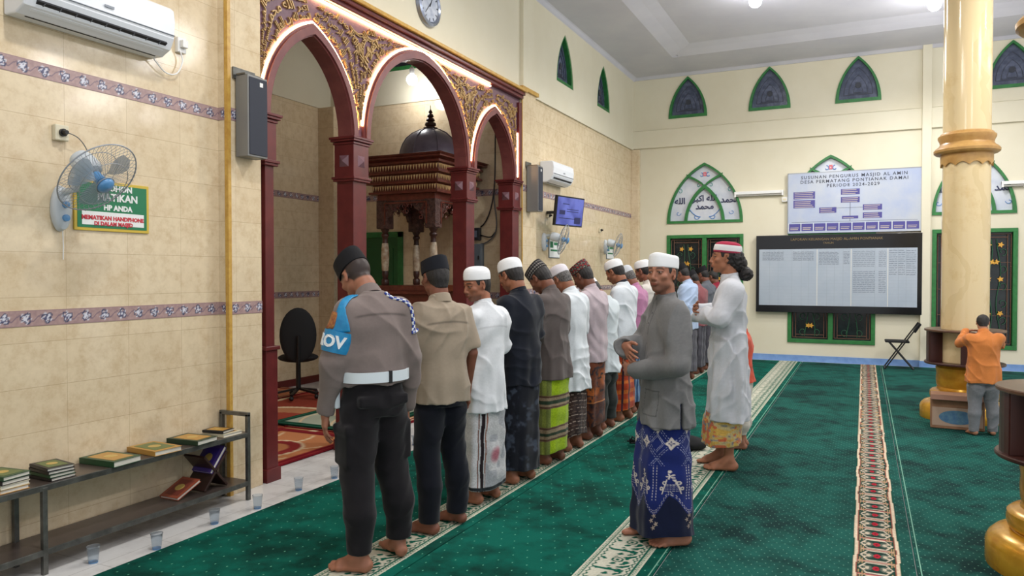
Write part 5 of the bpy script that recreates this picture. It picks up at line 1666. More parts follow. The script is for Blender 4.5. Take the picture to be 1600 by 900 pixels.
# second row
P(label='man in grey shirt and navy batik sarong looking towards the camera, arms folded', at=(-1.055, 4.35), rz=124, H=1.665, w=.95, skin=(144, 98, 78), vox=.004, pitch=-2, yaw=40, stubble=.35, facew=.98,
  arms=(((.255, .05, 1.15), (.075, .22, 1.155), (-.93, .02, -.36), (-.1, -1, -.1), (-.1, .1, 1), .16), ((.25, .02, 1.075), (.03, .215, 1.02), (-.95, .12, .04), (0, -1, 0), (0, 0, 1), .35)), spread=.14,
  foot_r=(.11, .05, -6), foot_l=(-.11, -.05, 0), cap=dict(WH, kind='box', h=.080, tilt=3, at=(0, -.012, .040)),
  shirt=dict(hem=.69, c=(112, 112, 112), seed=21, paint=f_greyshirt, slr=.010, flare=.022, wr=.008, slit=True, var=.09), lower=dict(kind='sarong', hem=.06, fn=f_navy, seed=21, res=.0032, fold=.008))
P(label='long-haired man in pale grey robe with red and white cap, arms folded', at=(-.985, 6.19), rz=98, H=1.80, w=.95, skin=(146, 98, 74), vox=.005, pitch=-2, yaw=6, longhair=True,
  arms=(((.24, .07, 1.17), (.03, .245, 1.20), (-1, .05, .0), (0, -1, 0), (0, 0, 1), .3), ((.24, .06, 1.15), (.02, .225, 1.15), (-1, .10, .05), (0, -1, 0), (0, 0, 1), .3)),
  foot_r=(.10, .06, 0), foot_l=(-.10, 0, 0), cap=dict(kind='kufi', fn=f_redwhite, h=.085, tilt=4, at=(0, -.014, .045)), nape=-.09,
  shirt=dict(hem=.40, c=(204, 207, 213), seed=22, slr=.010, flare=.028, wr=.008, fold=.012), lower=dict(kind='sarong', hem=.20, fn=f_floral, seed=22, fold=.01))
P(label='child in orange-red shirt and cream trousers mostly hidden behind the robed man', at=(-.985, 6.95), rz=92, H=1.22, w=.92, skin=(150, 104, 82), vox=.006, pitch=10, cap=None,
  shirt=dict(hem=.60, c=(206, 84, 60), seed=23, flare=.03), lower=dict(kind='trousers', hem=.13, c=(206, 200, 188), baggy=.025))
# boy
P(label='boy in orange shirt and grey jeans leaning on the round shelf of the column', at=(1.055, 8.50), rz=12, H=1.17, w=1.12, skin=(150, 104, 80), vox=.0065, pitch=20, yaw=-15, cap=None, nape=-.075,
  neck=(0, .03, 1.45), arms=(((.26, .16, 1.27), (.12, .34, 1.43), (-1, .25, .2), (0, -.3, -1), (0, 1, .2), .2), ((.26, .16, 1.27), (.12, .34, 1.43), (-1, .25, .2), (0, -.3, -1), (0, 1, .2), .2)),
  foot_r=(.13, .02, -14), foot_l=(-.12, -.02, 10), big_head=1.2,
  shirt=dict(hem=.51, c=(206, 126, 66), seed=24, collar='fold', flare=.012), lower=dict(kind='trousers', hem=.03, c=(120, 122, 126), baggy=.008))

import time
for sp in people:
    _t = time.time()
    e, s = make_person(sp)
    if sp.get('officer'):
        sh_ob = [c for c in e.children if c.name.startswith('shirt')][0]
        M_belt = mat('white_leather_belt', (216, 226, 232), .35)
        # belt
        n = 64; vs = []; fs = []
        for (rr, z) in ((0, .985), (.012, .985), (.012, 1.04), (0, 1.04)):
            for k in range(n):
                a = 2 * PI * k / n; ca, sa = math.cos(a), math.sin(a)
                A = .176 * 1.06 + rr; B = .138 * 1.06 + rr
                p = 2 / 2.3
                vs.append((math.copysign(abs(sa) ** p, sa) * A * s, math.copysign(abs(ca) ** p, ca) * B * s, z * s))
        for i in range(4):
            for k in range(n): fs.append((i * n + k, i * n + (k + 1) % n, ((i + 1) % 4) * n + (k + 1) % n, ((i + 1) % 4) * n + k))
        b = MB().add(vs, fs).build('belt', M_belt, e, smooth=True, sharp=.8)
        MB().cbox((.02 * s, -.158 * s, 1.012 * s), (.018, .014, .066)).build('belt_loop', mat('black_strap', (22, 22, 24), .6), b, bevel=.002)
        MB().cbox((-.205 * s, .03 * s, .915 * s), (.03, .06, .14)).build('white_pouch', M_belt, e, bevel=.008)
        # armband on the left upper arm with a strap up to the shoulder
        (_, S0, *r0), = [(0, *arms_of(sp)[1])]
        E0 = r0[0]
        M_band = mat('light_blue_armband', (30, 140, 190), .45, c2=(22, 122, 176), ns=30, bump=.2, bs=90)
        ax = (E0 - S0) / np.linalg.norm(E0 - S0); L = np.linalg.norm(E0 - S0)
        back = np.array((-.35, -1., 0)); back -= ax * (back @ ax); back /= np.linalg.norm(back); side = np.cross(ax, back)
        n = 40; vs = []; fs = []; ts = [.40, .40, .55, .72, .80, .80]; rr_ = [.074, .083, .083, .081, .078, .070]
        for t, r in zip(ts, rr_):
            for k in range(n):
                a = 2 * PI * k / n
                tt = t
                vs.append((S0 + ax * L * tt + (back * math.cos(a) + side * math.sin(a)) * r) * s)
        for i in range(len(ts) - 1):
            for k in range(n): fs.append((i * n + k, i * n + (k + 1) % n, (i + 1) * n + (k + 1) % n, (i + 1) * n + k))
        ab = MB().add(vs, fs).build('armband', M_band, e, smooth=True, sharp=.7)
        # strap: a narrowing tongue up over the shoulder, lying on the sleeve
        def on_shirt(p, d):
            ok_, co_, no_, _i = sh_ob.closest_point_on_mesh(Vector(p)); return co_ + no_ * d
        def at_arm(t, ang, r=.09): return S0 + ax * L * t + (back * math.cos(ang) + side * math.sin(ang)) * r
        cl_ = [at_arm(.42, .28), at_arm(.30, .32), at_arm(.18, .38), at_arm(.06, .46), at_arm(-.08, .55), np.array((-.150, -.03, 1.47)), np.array((-.118, -.015, 1.47))]
        wd = [.078, .066, .050, .036, .027, .024, .024]
        vs = []; m = 22
        for i in range(m):
            q = i / (m - 1) * (len(cl_) - 1); j = min(int(q), len(cl_) - 2); f = q - j
            c_ = cl_[j] * (1 - f) + cl_[j + 1] * f; tn = cl_[j + 1] - cl_[j]; tn /= np.linalg.norm(tn)
            w_ = wd[j] * (1 - f) + wd[j + 1] * f; sd = np.cross(tn, np.array(S0) * (1, 1, 0) - c_ * (1, 1, 0) + np.array((0, 0, -.06))); sd /= np.linalg.norm(sd)
            for k in range(9): vs.append(on_shirt((c_ + sd * w_ * (k / 4 - 1)) * s, .006))
        fs = [(i * 9 + k, i * 9 + k + 1, (i + 1) * 9 + k + 1, (i + 1) * 9 + k) for i in range(m - 1) for k in range(8)]
        st = MB().add(vs, fs).build('armband_strap', M_band, e, smooth=True); md = st.modifiers.new('s', 'SOLIDIFY'); md.thickness = .005; md.offset = 0
        # lettering wrapped round the band, end of the word facing back
        V, Fc = text_arrays('PROV', .085, 'RIGHT', extrude=.0025, res=3, offset=.003)
        vs = []
        for x, y, z in V:
            ang = -.30 - x / .083
            vs.append((S0 + ax * (L * .60 + .028 - y) + (back * math.cos(ang) - side * math.sin(ang) * -1) * (.085 + z)) * s)
        MB().add(vs, Fc).build('armband_lettering', mat('white_print', (232, 236, 238), .5), ab)
        # red-brown badge beside the strap
        vs = []
        for i in range(6):
            for k in range(5):
                vs.append(on_shirt(at_arm(.06 + .065 * i, 1.02 + (k - 2) * .19 * (1 if 0 < i < 5 else .8)) * s, .0085))
        fs = [(i * 5 + k, i * 5 + k + 1, (i + 1) * 5 + k + 1, (i + 1) * 5 + k) for i in range(5) for k in range(4)]
        bd = MB().add(vs, fs).build('badge', mat('red_brown_badge', (122, 52, 40), .6, c2=(176, 120, 60), ns=60), e, smooth=True); md = bd.modifiers.new('s', 'SOLIDIFY'); md.thickness = .004; md.offset = 0
        # braided cord round the right shoulder
        Sr = arms_of(sp)[0][0]
        for q, (nm, cc) in enumerate((('white_cord', (224, 228, 232)), ('blue_cord', (40, 62, 150)))):
            way = np.array([(.055, -.075, 1.47), (.085, -.09, 1.46), (.12, -.09, 1.44), (.16, -.10, 1.42), (.195, -.10, 1.37), (.215, -.11, 1.32), (.215, -.10, 1.27), (.20, -.10, 1.235), (.215, -.04, 1.23), (.25, .02, 1.26)])
            d_ = np.linspace(0, len(way) - 1, 46); W2 = np.stack([np.interp(d_, range(len(way)), way[:, j]) for j in range(3)], 1) * s
            pts = []
            for k, w_ in enumerate(W2):
                ok_, co_, no_, _i = sh_ob.closest_point_on_mesh(Vector(w_)); o_ = .005 * math.sin(k * 1.5 + q * PI)
                pts.append(co_ + no_ * .006 + Vector((o_, 0, o_ * .6)))
            MB().tube(pts, .0062, 6).build(nm, mat(nm, cc, .5), e, smooth=True)
    if sp.get('longhair'):
        N, R, Hc = head_frame(sp)
        F = Field((-.22, -.34, -.26), (.22, .1, .14), .006)
        F.ell((0, -.070, -.005), (.082, .070, .080), k=.02); F.ell((0, -.105, -.040), (.070, .055, .060), k=.02); F.ell((0, -.150, -.112), (.058, .056, .052), k=.012)
        F.cone((.074, -.02, .02), (.072, -.01, -.03), .012, .01, k=.02); F.cone((-.074, -.02, .02), (-.072, -.01, -.03), .012, .01, k=.02)
        X = F.ax[0][:, None, None]; Y = F.ax[1][None, :, None]; Z = F.ax[2][None, None, :]
        nz = .006 * np.sin(X * 130 + 3 * np.sin(Z * 60)) * np.sin(Y * 120 + 2 * np.sin(X * 70)) + .005 * np.sin(Z * 140 + 4 * np.sin(Y * 50)) * np.sin(X * 150)
        F.f = (F.f + nz).astype(np.float32)
        V, Q = F.mesh(); V = (Hc + V @ R.T) * s
        np_mesh('ponytail', V, Q, M_hair, e)
    if sp['label'].startswith('man in grey shirt and navy'):
        # stitched pocket and button placket
        b = MB()
        for k in range(4): b.lathe([(.006, 0), (.006, .003)], (0, 0, 0), 10, axis='Y') if 0 else None
    print('person', round(time.time() - _t, 1), sp['label'][:40])
# ================================================================= THINGS ON THE WALLS AND FLOOR
M_steel = mat('brushed_grey_steel', (112, 112, 108), .38, metal=.6, c2=(84, 84, 80), ns=14)
M_shelf = mat('brown_steel_shelf', (96, 84, 78), .3, metal=.3, c2=(78, 68, 64), ns=5)
be = empty('bench_rack', (-4.0, 2.6, 0), 0, 'long low metal rack with two shelves against the tiled wall, holding books', 'rack')
def bx(x0, x1, y0, y1, z0, z1): return (x0 + 4.0, x1 + 4.0, y0 - 2.6, y1 - 2.6, z0, z1)
b = MB(); b.box(*bx(-4.125, -3.875, 1.2, 3.93, .465, .475)); b.build('shelf', M_shelf, be)
b = MB(); b.box(*bx(-4.125, -3.875, 1.2, 3.93, .125, .135)); b.build('shelf', M_shelf, be)
for z in (.4425, .1025):
    b = MB()
    for x in (-3.89, -4.135): b.box(*bx(x, x + .022, 1.2, 3.93, z, z + .032))
    for y in (1.2, 2.46, 3.905): b.box(*bx(-4.13, -3.875, y, y + .022, z, z + .028))
    b.build('edge_rail', M_steel, be, bevel=.002)
for y in (1.22, 2.47, 3.905):
    for x in (-3.893, -4.135):
        top = .60 if y > 3.5 else .46
        b = MB(); b.box(*bx(x, x + .026, y, y + .026, 0, top)); b.build('leg', M_steel, be, bevel=.002)
b = MB(); b.box(*bx(-4.135, -3.867, 3.905, 3.931, .585, .612)); b.build('top_bar', M_steel, be, bevel=.002)

M_pages = mat('book_pages', (226, 222, 210), .8, c2=(206, 200, 188), ns=200, stretch=(.05, .05, 1))
def book(loc, w_, l_, t, rz, cover, patch, label, group=None, rx=0, ry=0):
    e = empty('book', loc, rz, label, 'book', group)
    e.rotation_euler = (rx, ry, rz)
    c = MB(); c.box(-w_ / 2, w_ / 2, -l_ / 2, l_ / 2, 0, .003); c.box(-w_ / 2, w_ / 2, -l_ / 2, l_ / 2, t - .003, t); c.box(-w_ / 2, -w_ / 2 + .004, -l_ / 2, l_ / 2, 0, t)
    c.build('cover', mat('cover_%d_%d_%d' % cover, cover, .4), e, bevel=.0012)
    MB().box(-w_ / 2 + .004, w_ / 2 - .005, -l_ / 2 + .005, l_ / 2 - .005, .0031, t - .0031).build('pages', M_pages, e)
    k = MB(); k.box(-w_ * .36, w_ * .36, -l_ * .38, l_ * .38, t, t + .0012); k.build('cover_panel', mat('panel_%d_%d_%d' % patch, patch, .4), e)
    k = MB(); k.lathe([(min(w_, l_) * .2, t + .0012), (min(w_, l_) * .2, t + .0022)], (0, 0, 0), 12); k.build('cover_medallion', mat('gold_foil', (206, 176, 96), .35, metal=.3), e)
    return e
GR = (34, 74, 44); OC = (186, 140, 66); DK = (30, 30, 32); OL = (96, 112, 60); CRM = (214, 206, 178)
g1 = 'books on the metal rack'
Z0 = .4755
for k, (c, p) in enumerate(((OC, CRM), (CRM, OL), (DK, OL), (GR, OL))): book((-3.99, 2.34, Z0 + k * .022), .15, .21, .0215, PI / 2 + .04 * k, c, p, ['ochre book at the bottom of the stack cut off by the left edge', 'cream book second from the bottom of the stack cut off by the left edge', 'black book third from the bottom of the stack cut off by the left edge', 'green book on top of the stack cut off by the left edge'][k], g1)
for k, (c, p) in enumerate(((DK, OL), (GR, CRM), (DK, CRM), (DK, OL))): book((-3.99, 2.60, Z0 + k * .018), .14, .20, .0175, PI / 2 - .05 * k, c, p, ['black book at the bottom of the four-book stack on the rack', 'green book second from the bottom of the four-book stack on the rack', 'black book second from the top of the four-book stack on the rack', 'black book with olive panel on top of the four-book stack on the rack'][k], g1)
book((-3.99, 2.95, Z0), .19, .28, .034, PI / 2 + .05, GR, OC, 'thick green and ochre book lying next after the four-book stack', g1)
book((-3.99, 3.25, Z0), .19, .27, .030, PI / 2 - .06, OC, OL, 'ochre book with olive panel in the middle of the rack', g1)
book((-3.99, 3.54, Z0), .18, .26, .030, PI / 2 + .08, (36, 60, 40), OC, 'dark green and ochre book, third single book along the rack', g1)
book((-3.98, 3.79, Z0), .17, .19, .022, PI / 2, CRM, OC, 'cream book under a small black book at the end of the rack', g1)
book((-3.99, 3.76, Z0 + .024), .12, .17, .018, PI / 2 + .15, DK, OC, 'small black book on the cream book at the end of the rack', g1)
# folding book stand with a purple book
M_rehal = mat('dark_rehal_wood', (58, 36, 30), .4, c2=(40, 24, 20), ns=12)
rh = empty('book_stand', (-4.0, 3.66, .155), 0, 'dark wooden folding book stand on the lower shelf of the rack', 'book stand')
for s in (-1, 1):
    R = rotm(s * .70, 0, 0)
    b = MB(); b.cbox((0, 0, .105), (.19, .016, .30), R)
    b.build('leaf', M_rehal, rh, bevel=.003)
e = book((-4.0, 3.698, .3205), .17, .20, .024, 0, (72, 54, 120), (58, 40, 126), 'purple ornate book resting open-side up on the folding stand', None, rx=.871)
e['label'] = 'purple book with blue medallion resting on the folding wooden stand'
e = book((-4.0, 3.455, .178), .16, .20, .020, 0, (150, 74, 52), (120, 56, 44), 'brown book leaning on the folding stand under the purple one', None, rx=.40)

# plastic water cups
M_clear = NT('clear_plastic'); M_clear.base(lin((235, 242, 248))); M_clear.setp(Roughness=.08, Transmission_Weight=.92, IOR=1.15, Specular_IOR_Level=.6); M_clear = M_clear.m
M_cupblue = mat('pale_blue_cup_base', (110, 168, 222), .3, trans=.3)
cups = [(-3.80, 2.70, 'nearest clear plastic cup on the white floor, cut by the bottom edge'), (-3.66, 2.99, 'clear plastic cup on white floor, second from the bottom edge'), (-3.70, 3.45, 'clear plastic cup on white floor in front of the middle of the rack'), (-3.68, 3.80, 'clear plastic cup on white floor by the end leg of the rack'),
        (-3.72, 4.25, 'clear plastic cup on white floor left of the officer\'s hand'), (-3.69, 4.62, 'clear plastic cup on white floor beside the officer\'s knee'), (-3.71, 5.52, 'clear plastic cup on white floor between the officer and the tan-shirted man'), (-3.73, 5.83, 'farthest clear plastic cup on white floor, left of the tan-shirted man')]
cup0 = None
for x, y, lb in cups:
    if cup0 is None:
        cup0 = empty('plastic_cup', (x, y, .0), 0, lb, 'cup', 'clear plastic cups on the white floor')
        MB().lathe([(.022, .004), (.024, .004), (.033, .088), (.0345, .09), (.0345, .092), (.0325, .092), (.023, .006)], n=24, cap=False).build('wall', M_clear, cup0, smooth=True)
        MB().lathe([(.0, .001), (.0235, .001), (.0245, .008), (.0, .008)], n=24, cap=False).build('bottom', M_cupblue, cup0, smooth=True, sharp=.5)
    else:
        c = copy_tree(cup0); c.location = (x, y, 0); c['label'] = lb

# air conditioners
M_acw = mat('white_glossy_plastic', (232, 236, 242), .18)
M_spk2 = mat('grey_vent_slats', (104, 108, 116), .5)
M_dark2 = mat('dark_vent', (30, 32, 38), .6)
def aircon(loc, rz, L, label):
    """local: x along the wall, -y out of the wall, z up"""
    e = empty('air_conditioner', loc, rz, label, 'air conditioner', 'white wall air conditioners')
    prof = [(0, 0), (-.10, -.0), (-.17, .035), (-.205, .10), (-.215, .20), (-.205, .275), (-.18, .295), (0, .295)]
    m = MB(); m.prism(prof, -L / 2, L / 2, 'X'); m.build('housing', M_acw, e, bevel=.012, seg=3)
    m = MB(); m.prism([(-.085, -.004), (-.198, .062), (-.190, .075), (-.07, .01)], -L / 2 + .06, L / 2 - .05, 'X'); m.build('vent', M_dark2, e)
    m = MB()
    for k in range(9): xx = -L / 2 + .10 + k * (L - .2) / 8; m.prism([(-.095, -.001), (-.196, .058), (-.193, .063), (-.092, .004)], xx - .003, xx + .003, 'X')
    m.build('vent_slat', M_spk2, e)
    m = MB()
    m.prism([(-.142, .018), (-.156, .026), (-.154, .031), (-.140, .023)], -L / 2 + .05, L / 2 - .05, 'X'); m.build('louvre', M_acw, e)
    m = MB(); m.box(-.03, .03, -.219, -.2165, .15, .163); m.build('logo', mat('grey_print', (140, 146, 156), .4), e)
    m = MB(); m.box(-L / 2 + .004, L / 2 - .004, -.2175, -.19, .118, .121); m.build('panel_seam', M_dark2 if 0 else mat('grey_print', (140, 146, 156), .4), e)
    return e
aircon((WX + .001, 2.93, 2.955), PI / 2, .92, 'large white air conditioner at the top left on the tiled wall')
aircon((WX + .001, 10.14, 2.87), PI / 2, .80, 'white air conditioner above the small screen on the far tiled wall')
so = empty('socket', (WX, 3.60, 3.10), PI / 2, 'white socket with plug at the right end of the air conditioner', 'socket')
MB().box(-.035, .035, -.03, 0, -.05, .05).build('plate', M_whitepl, so, bevel=.004)
MB().box(-.02, .025, -.06, -.03, -.02, .03).build('plug', M_whitepl, so, bevel=.004)
o = MB().tube(spline([(WX + .03, 3.58, 3.06), (WX + .03, 3.60, 2.99), (WX + .03, 3.55, 2.90), (WX + .03, 3.46, 2.89), (WX + .04, 3.36, 2.96)]), .005, 6).build('cable', M_whitepl, smooth=True); tag(o, 'thin pale cable looping below the large air conditioner', 'cable')
# sockets and switch
def socket(y, z, label, s=1.):
    e = empty('socket', (WX, y, z), PI / 2, label, 'socket')
    MB().box(-.04 * s, .04 * s, -.035, 0, -.045 * s, .045 * s).build('plate', mat('ivory_plastic', (214, 206, 180), .4), e, bevel=.006)
    m = MB(); m.lathe([(.022, -.05), (.022, -.035)], (0, 0, 0), 16, axis='Y'); m.lathe([(.012, -.075), (.016, -.05)], (0, 0, 0), 12, axis='Y'); m.build('plug', M_blackpl, e)
socket(2.765, 2.378, 'ivory socket with black plug above the near wall fan')
socket(10.02, 2.42, 'small socket with black plug below the far air conditioner', .8)
socket(12.35, 2.33, 'small socket near the far corner of the tiled wall', .8)
o = MB().tube(spline([(WX + .07, 2.765, 2.378), (WX + .06, 2.84, 2.36), (WX + .05, 2.90, 2.30), (WX + .06, 2.92, 2.2), (WX + .05, 2.86, 2.1), (WX + .03, 2.78, 2.06)]), .003, 5).build('cable', mat('grey_cable', (96, 98, 100), .5), smooth=True); tag(o, 'thin grey cable from the socket down to the near wall fan', 'cable')
o = MB().tube([(WX + .012, 2.775, 1.83), (WX + .012, 2.778, 1.74), (WX + .012, 2.776, 1.66)], .003, 5).build('pull_cord', M_whitepl, smooth=True)
tag(o, 'short pull cord hanging below the near wall fan', 'cord')

# wall fans
M_fanw = mat('pale_grey_fan_plastic', (196, 204, 210), .35)
M_fanb = mat('blue_fan_plastic', (92, 146, 196), .3)
M_blade = NT('clear_blue_fan_blade'); M_blade.base(lin((170, 186, 200))); M_blade.setp(Roughness=.2, Alpha=.5); M_blade = M_blade.m
M_wire = mat('grey_fan_wire', (150, 156, 164), .4, metal=.3)
def wall_fan(y, z, aim, D, label, reach=.34, detail=1):
    e = empty('wall_fan', (WX, y, z), 0, label, 'fan', 'wall fans with round wire cages')
    m = MB(); m.lathe([(.005, 0), (.05, 0), (.055, .01), (.05, .045), (.035, .06), (.0, .062)], (0, 0, 0), 28, sx=1.0, sy=2.4, axis='X'); m.build('wall_base', M_fanw, e, smooth=True, sharp=.8)
    k = MB()
    for zz in (.02, -.055): k.lathe([(.02, .055), (.019, .075), (.0, .078)], (0, 0, zz), 16, axis='X')
    k.build('knob', M_fanb, e, smooth=True, sharp=.6)
    C = Vector(aim[:3]); ax = Vector(aim[3:]).normalized()
    m = MB(); m.tube([(.05, 0, .09), (.14, 0, .10), tuple(C - ax * .16 + Vector((0, 0, -.03))), tuple(C - ax * .13)], [.018, .02, .022, .03], 12); m.build('arm', M_fanw, e, smooth=True)
    z_ = ax; x_ = Vector((0, 0, 1)).cross(z_).normalized(); y_ = z_.cross(x_)
    R = Matrix((x_, y_, z_)).transposed()
    m = MB(); m.lathe([(.03, -.19), (.055, -.18), (.065, -.14), (.065, -.08), (.05, -.05), (.02, -.045)], C, 24, R=R); m.build('motor', M_fanw, e, smooth=True, sharp=.8)
    r = D / 2
    m = MB()
    def P(a, rr, zz): return C + R @ Vector((rr * math.cos(a), rr * math.sin(a), zz))
    nw = 48 if detail else 26
    for k2 in range(nw):
        a = 2 * PI * k2 / nw
        m.tube([P(a, .05, .060), P(a, r * .6, .050), P(a, r * .95, .018), P(a, r, -.005)], .0011 if detail else .002, 4, cap=False)
        m.tube([P(a + .06, .05, -.055), P(a + .06, r * .6, -.050), P(a + .06, r * .95, -.020), P(a + .06, r, -.005)], .0011 if detail else .002, 4, cap=False)
    for rr, zz, t in ((r, -.005, .004), (r * .62, .049, .002), (r * .62, -.049, .002), (.05, .06, .003)):
        m.tube([P(2 * PI * q / 48, rr, zz) for q in range(48)], t, 5, closed=True)
    m.build('cage', M_wire, e, smooth=True)
    for q in range(3):
        vs = []; n = 9; a0 = 2 * PI * q / 3 + .9
        for zz in (0, .002):
            for i in range(n):
                t = i / (n - 1); rr = .03 + (r * .86 - .03) * t; hw = .18 + .50 * math.sin(t * PI * .62 + .2)
                for s in (-1, 0, 1):
                    aa = a0 + s * hw * (1 - .28 * t * t)
                    vs.append(P(aa, rr * (1 - .03 * abs(s)), s * .018 * (1 - .3 * t) + zz))
        fs = []; b_ = 3 * n
        for i in range(n - 1):
            for s in range(2):
                fs.append((i * 3 + s, i * 3 + s + 1, i * 3 + s + 4, i * 3 + s + 3)); fs.append((b_ + i * 3 + s, b_ + i * 3 + s + 3, b_ + i * 3 + s + 4, b_ + i * 3 + s + 1))
        m = MB().add(vs, fs); m.build('blade', M_blade, e, smooth=True)
    m = MB(); m.lathe([(.034, .040), (.046, .058), (.046, .070), (.034, .082), (.0, .088)], C, 24, R=R); m.lathe([(.026, -.03), (.03, .03), (.0, .04)], C, 20, R=R); m.build('hub_cap', M_fanb, e, smooth=True, sharp=.8)
wall_fan(2.76, 1.95, (.33, .01, .155, .72, .10, -.62), .45, 'pale grey wall fan with blue hub, tilted down, in front of the green notice')
wall_fan(9.85, 2.03, (.32, -.02, .03, .8, .25, -.25), .44, 'wall fan below the small screen on the far tiled wall', detail=0)
wall_fan(12.65, 2.05, (.32, -.25, .02, .8, .25, -.25), .42, 'wall fan nearest the far corner of the tiled wall', detail=0)

# notices
M_sgreen = mat('green_notice', (20, 118, 76), .4); M_syel = mat('yellow_notice_frame', (206, 176, 62), .45); M_swhite = mat('white_notice_print', (232, 234, 232), .5); M_sred = mat('red_notice_print', (196, 50, 64), .5)
def notice(y, z, w_, h_, label, full=True):
    e = empty('notice_board', (WX, y, z), PI / 2, label, 'notice')
    fr = MB(); fr.box(-w_ / 2, w_ / 2, -.012, 0, -h_ / 2, h_ / 2); fr.build('frame', M_syel if full else mat('grey_steel_box', (96, 106, 114), .45), e, bevel=.002)
    q = .018 if full else .01
    MB().box(-w_ / 2 + q, w_ / 2 - q, -.014, -.012, -h_ / 2 + q, h_ / 2 - q).build('panel', M_sgreen if full else M_swhite, e)
    if full:
        MB().box(-w_ / 2 + .045, w_ / 2 - .04, -.0155, -.014, -h_ / 2 + .035, -h_ / 2 + .115).build('white_field', M_swhite, e)
        t = MB()
        for tx, zz, s in (('MOHON', .095, .05), ('MATIKAN', .035, .062), ('HP ANDA', -.022, .044)): text_into(t, tx, s, (.03, -.015, zz), (1, 0, 0), (0, 0, 1), extrude=.001, res=2, offset=.002)
        t.build('lettering', M_swhite, e)
        t = MB()
        for tx, zz, s in (('MEMATIKAN HANDPHONE', -.083, .034), ('DI DALAM MASJID', -.116, .032)): text_into(t, tx, s, (.0, -.0165, zz), (1, 0, 0), (0, 0, 1), extrude=.001, res=2, offset=.0015)
        t.build('red_lettering', M_sred, e)
    else:
        t = MB(); t.box(-w_ / 2 + .03, -w_ / 2 + .15, -.016, -.0145, .01, .10); t.box(-w_ / 2 + .18, w_ / 2 - .04, -.016, -.0145, .05, .09); t.box(-w_ / 2 + .05, w_ / 2 - .05, -.016, -.0145, -.04, -.015); t.build('green_print', M_sgreen, e)
notice(3.095, 1.985, .50, .30, 'green notice in a yellow frame behind the near wall fan, asking to switch off phones')
notice(10.27, 1.95, .42, .28, 'small green and white notice beside the wall fan under the screen', False)
notice(12.95, 1.97, .42, .26, 'small green and white notice beside the farthest wall fan', False)

# loudspeakers
M_spk = mat('grey_speaker_case', (126, 126, 124), .4, metal=.2); M_spkd = mat('dark_speaker_cloth', (44, 48, 60), .7, bump=.4, bs=300)
def speaker(x, y, w_, d_, z0, z1, label):
    e = empty('wall_mounted_loudspeaker', (x, y, z0), 0, label, 'loudspeaker', 'column loudspeakers on the piers'); h = z1 - z0
    MB().box(-d_, 0, -w_ / 2, w_ / 2, 0, h).build('case', M_spk, e, bevel=.004)
    MB().box(0, .006, -w_ / 2 + .012, w_ / 2 - .006, .015, h - .015).build('grille', M_spkd, e, bevel=.002)
    m = MB(); m.box(-d_ + .01, -.02, -w_ / 2 - .004, w_ / 2 - .02, h, h + .012); m.box(-d_ - .01, -d_ + .0, -w_ / 2 - .02, w_ / 2, h - .02, h + .06); m.build('bracket', M_steel, e)
    MB().box(.006, .008, w_ / 2 - .08, w_ / 2 - .05, h - .07, h - .04).build('badge', M_whitepl, e)
speaker(-3.93, 4.085, .19, .115, 2.41, 2.985, 'tall grey column loudspeaker on the near pier left of the carved arches')
speaker(-3.88, 9.13, .15, .165, 2.40, 3.0, 'tall grey loudspeaker on the far pier right of the arches')

# wall clock
cl = empty('wall_clock', (WX + .035, 6.69, 4.36), 0, 'round silver-rimmed wall clock above the carved screen, cut by the top edge', 'clock')
m = MB(); m.lathe([(.17, .03), (.19, .045), (.215, .035), (.225, .0), (.16, .0)], (0, 0, 0), 48, axis='X', cap=False); m.build('rim', mat('silver_rim', (150, 158, 176), .2, metal=.7), cl, smooth=True)
MB().lathe([(.0, .024), (.185, .024), (.185, .0)], (0, 0, 0), 48, axis='X', cap=False).build('dial', mat('pale_dial', (206, 212, 222), .2, c2=(170, 178, 196), ns=14), cl)
m = MB()
for k in range(12):
    a = k * PI / 6; m.cbox((.027, .15 * math.sin(a), .15 * math.cos(a)), (.003, .008, .028), rotm(-a, 0, 0))
m.build('hour_mark', M_blackpl, cl)
m = MB(); m.bar((.03, 0, -.02), (.03, .05, .08), .008, .003); m.build('hour_hand', M_blackpl, cl)
m = MB(); m.bar((.033, .01, .02), (.033, -.09, -.10), .006, .003); m.build('minute_hand', M_blackpl, cl)

# small screen on a bracket
tv = empty('wall_screen', (-3.80, 9.97, 2.46), 0, 'small flat screen showing a blue page, on a bracket under the far air conditioner', 'screen')
ax = Vector((1, -.22, -.12)).normalized(); x_ = Vector((0, 0, 1)).cross(ax).normalized(); y_ = ax.cross(x_)
Rt = Matrix((x_, y_, ax)).transposed()
MB().cbox((0, 0, 0), (.70, .42, .045), Rt).build('bezel', M_blackpl, tv, bevel=.005)
M_scr = NT('blue_lit_screen'); _n = M_scr.noise(5, 2, .4); _c = M_scr.ramp(_n, [(.4, lin((70, 76, 140))), (.6, lin((92, 100, 170)))]); M_scr.base((0, 0, 0, 1)); M_scr.l(_c, M_scr.b.inputs['Emission Color']); M_scr.setp(Emission_Strength=1.0, Roughness=.2); M_scr = M_scr.m
MB().cbox(Rt @ Vector((0, 0, .024)), (.66, .38, .003), Rt).build('display', M_scr, tv)
m = MB()
for (u, v, w_, h_) in ((-.12, .10, .16, .012), (-.2, -.02, .14, .06), (.06, .03, .3, .01), (.06, 0, .3, .01), (-.05, -.10, .44, .01), (.2, -.12, .16, .09)): m.cbox(Rt @ Vector((u, v, .0262)), (w_, h_, .001), Rt)
m.build('display_text', mat('dim_screen_text', (40, 44, 92), .5), tv)
MB().tube([(-.34, 0, .0), (-.2, .02, 0), (-.03, 0, 0)], .022, 8).build('bracket', M_blackpl, tv)

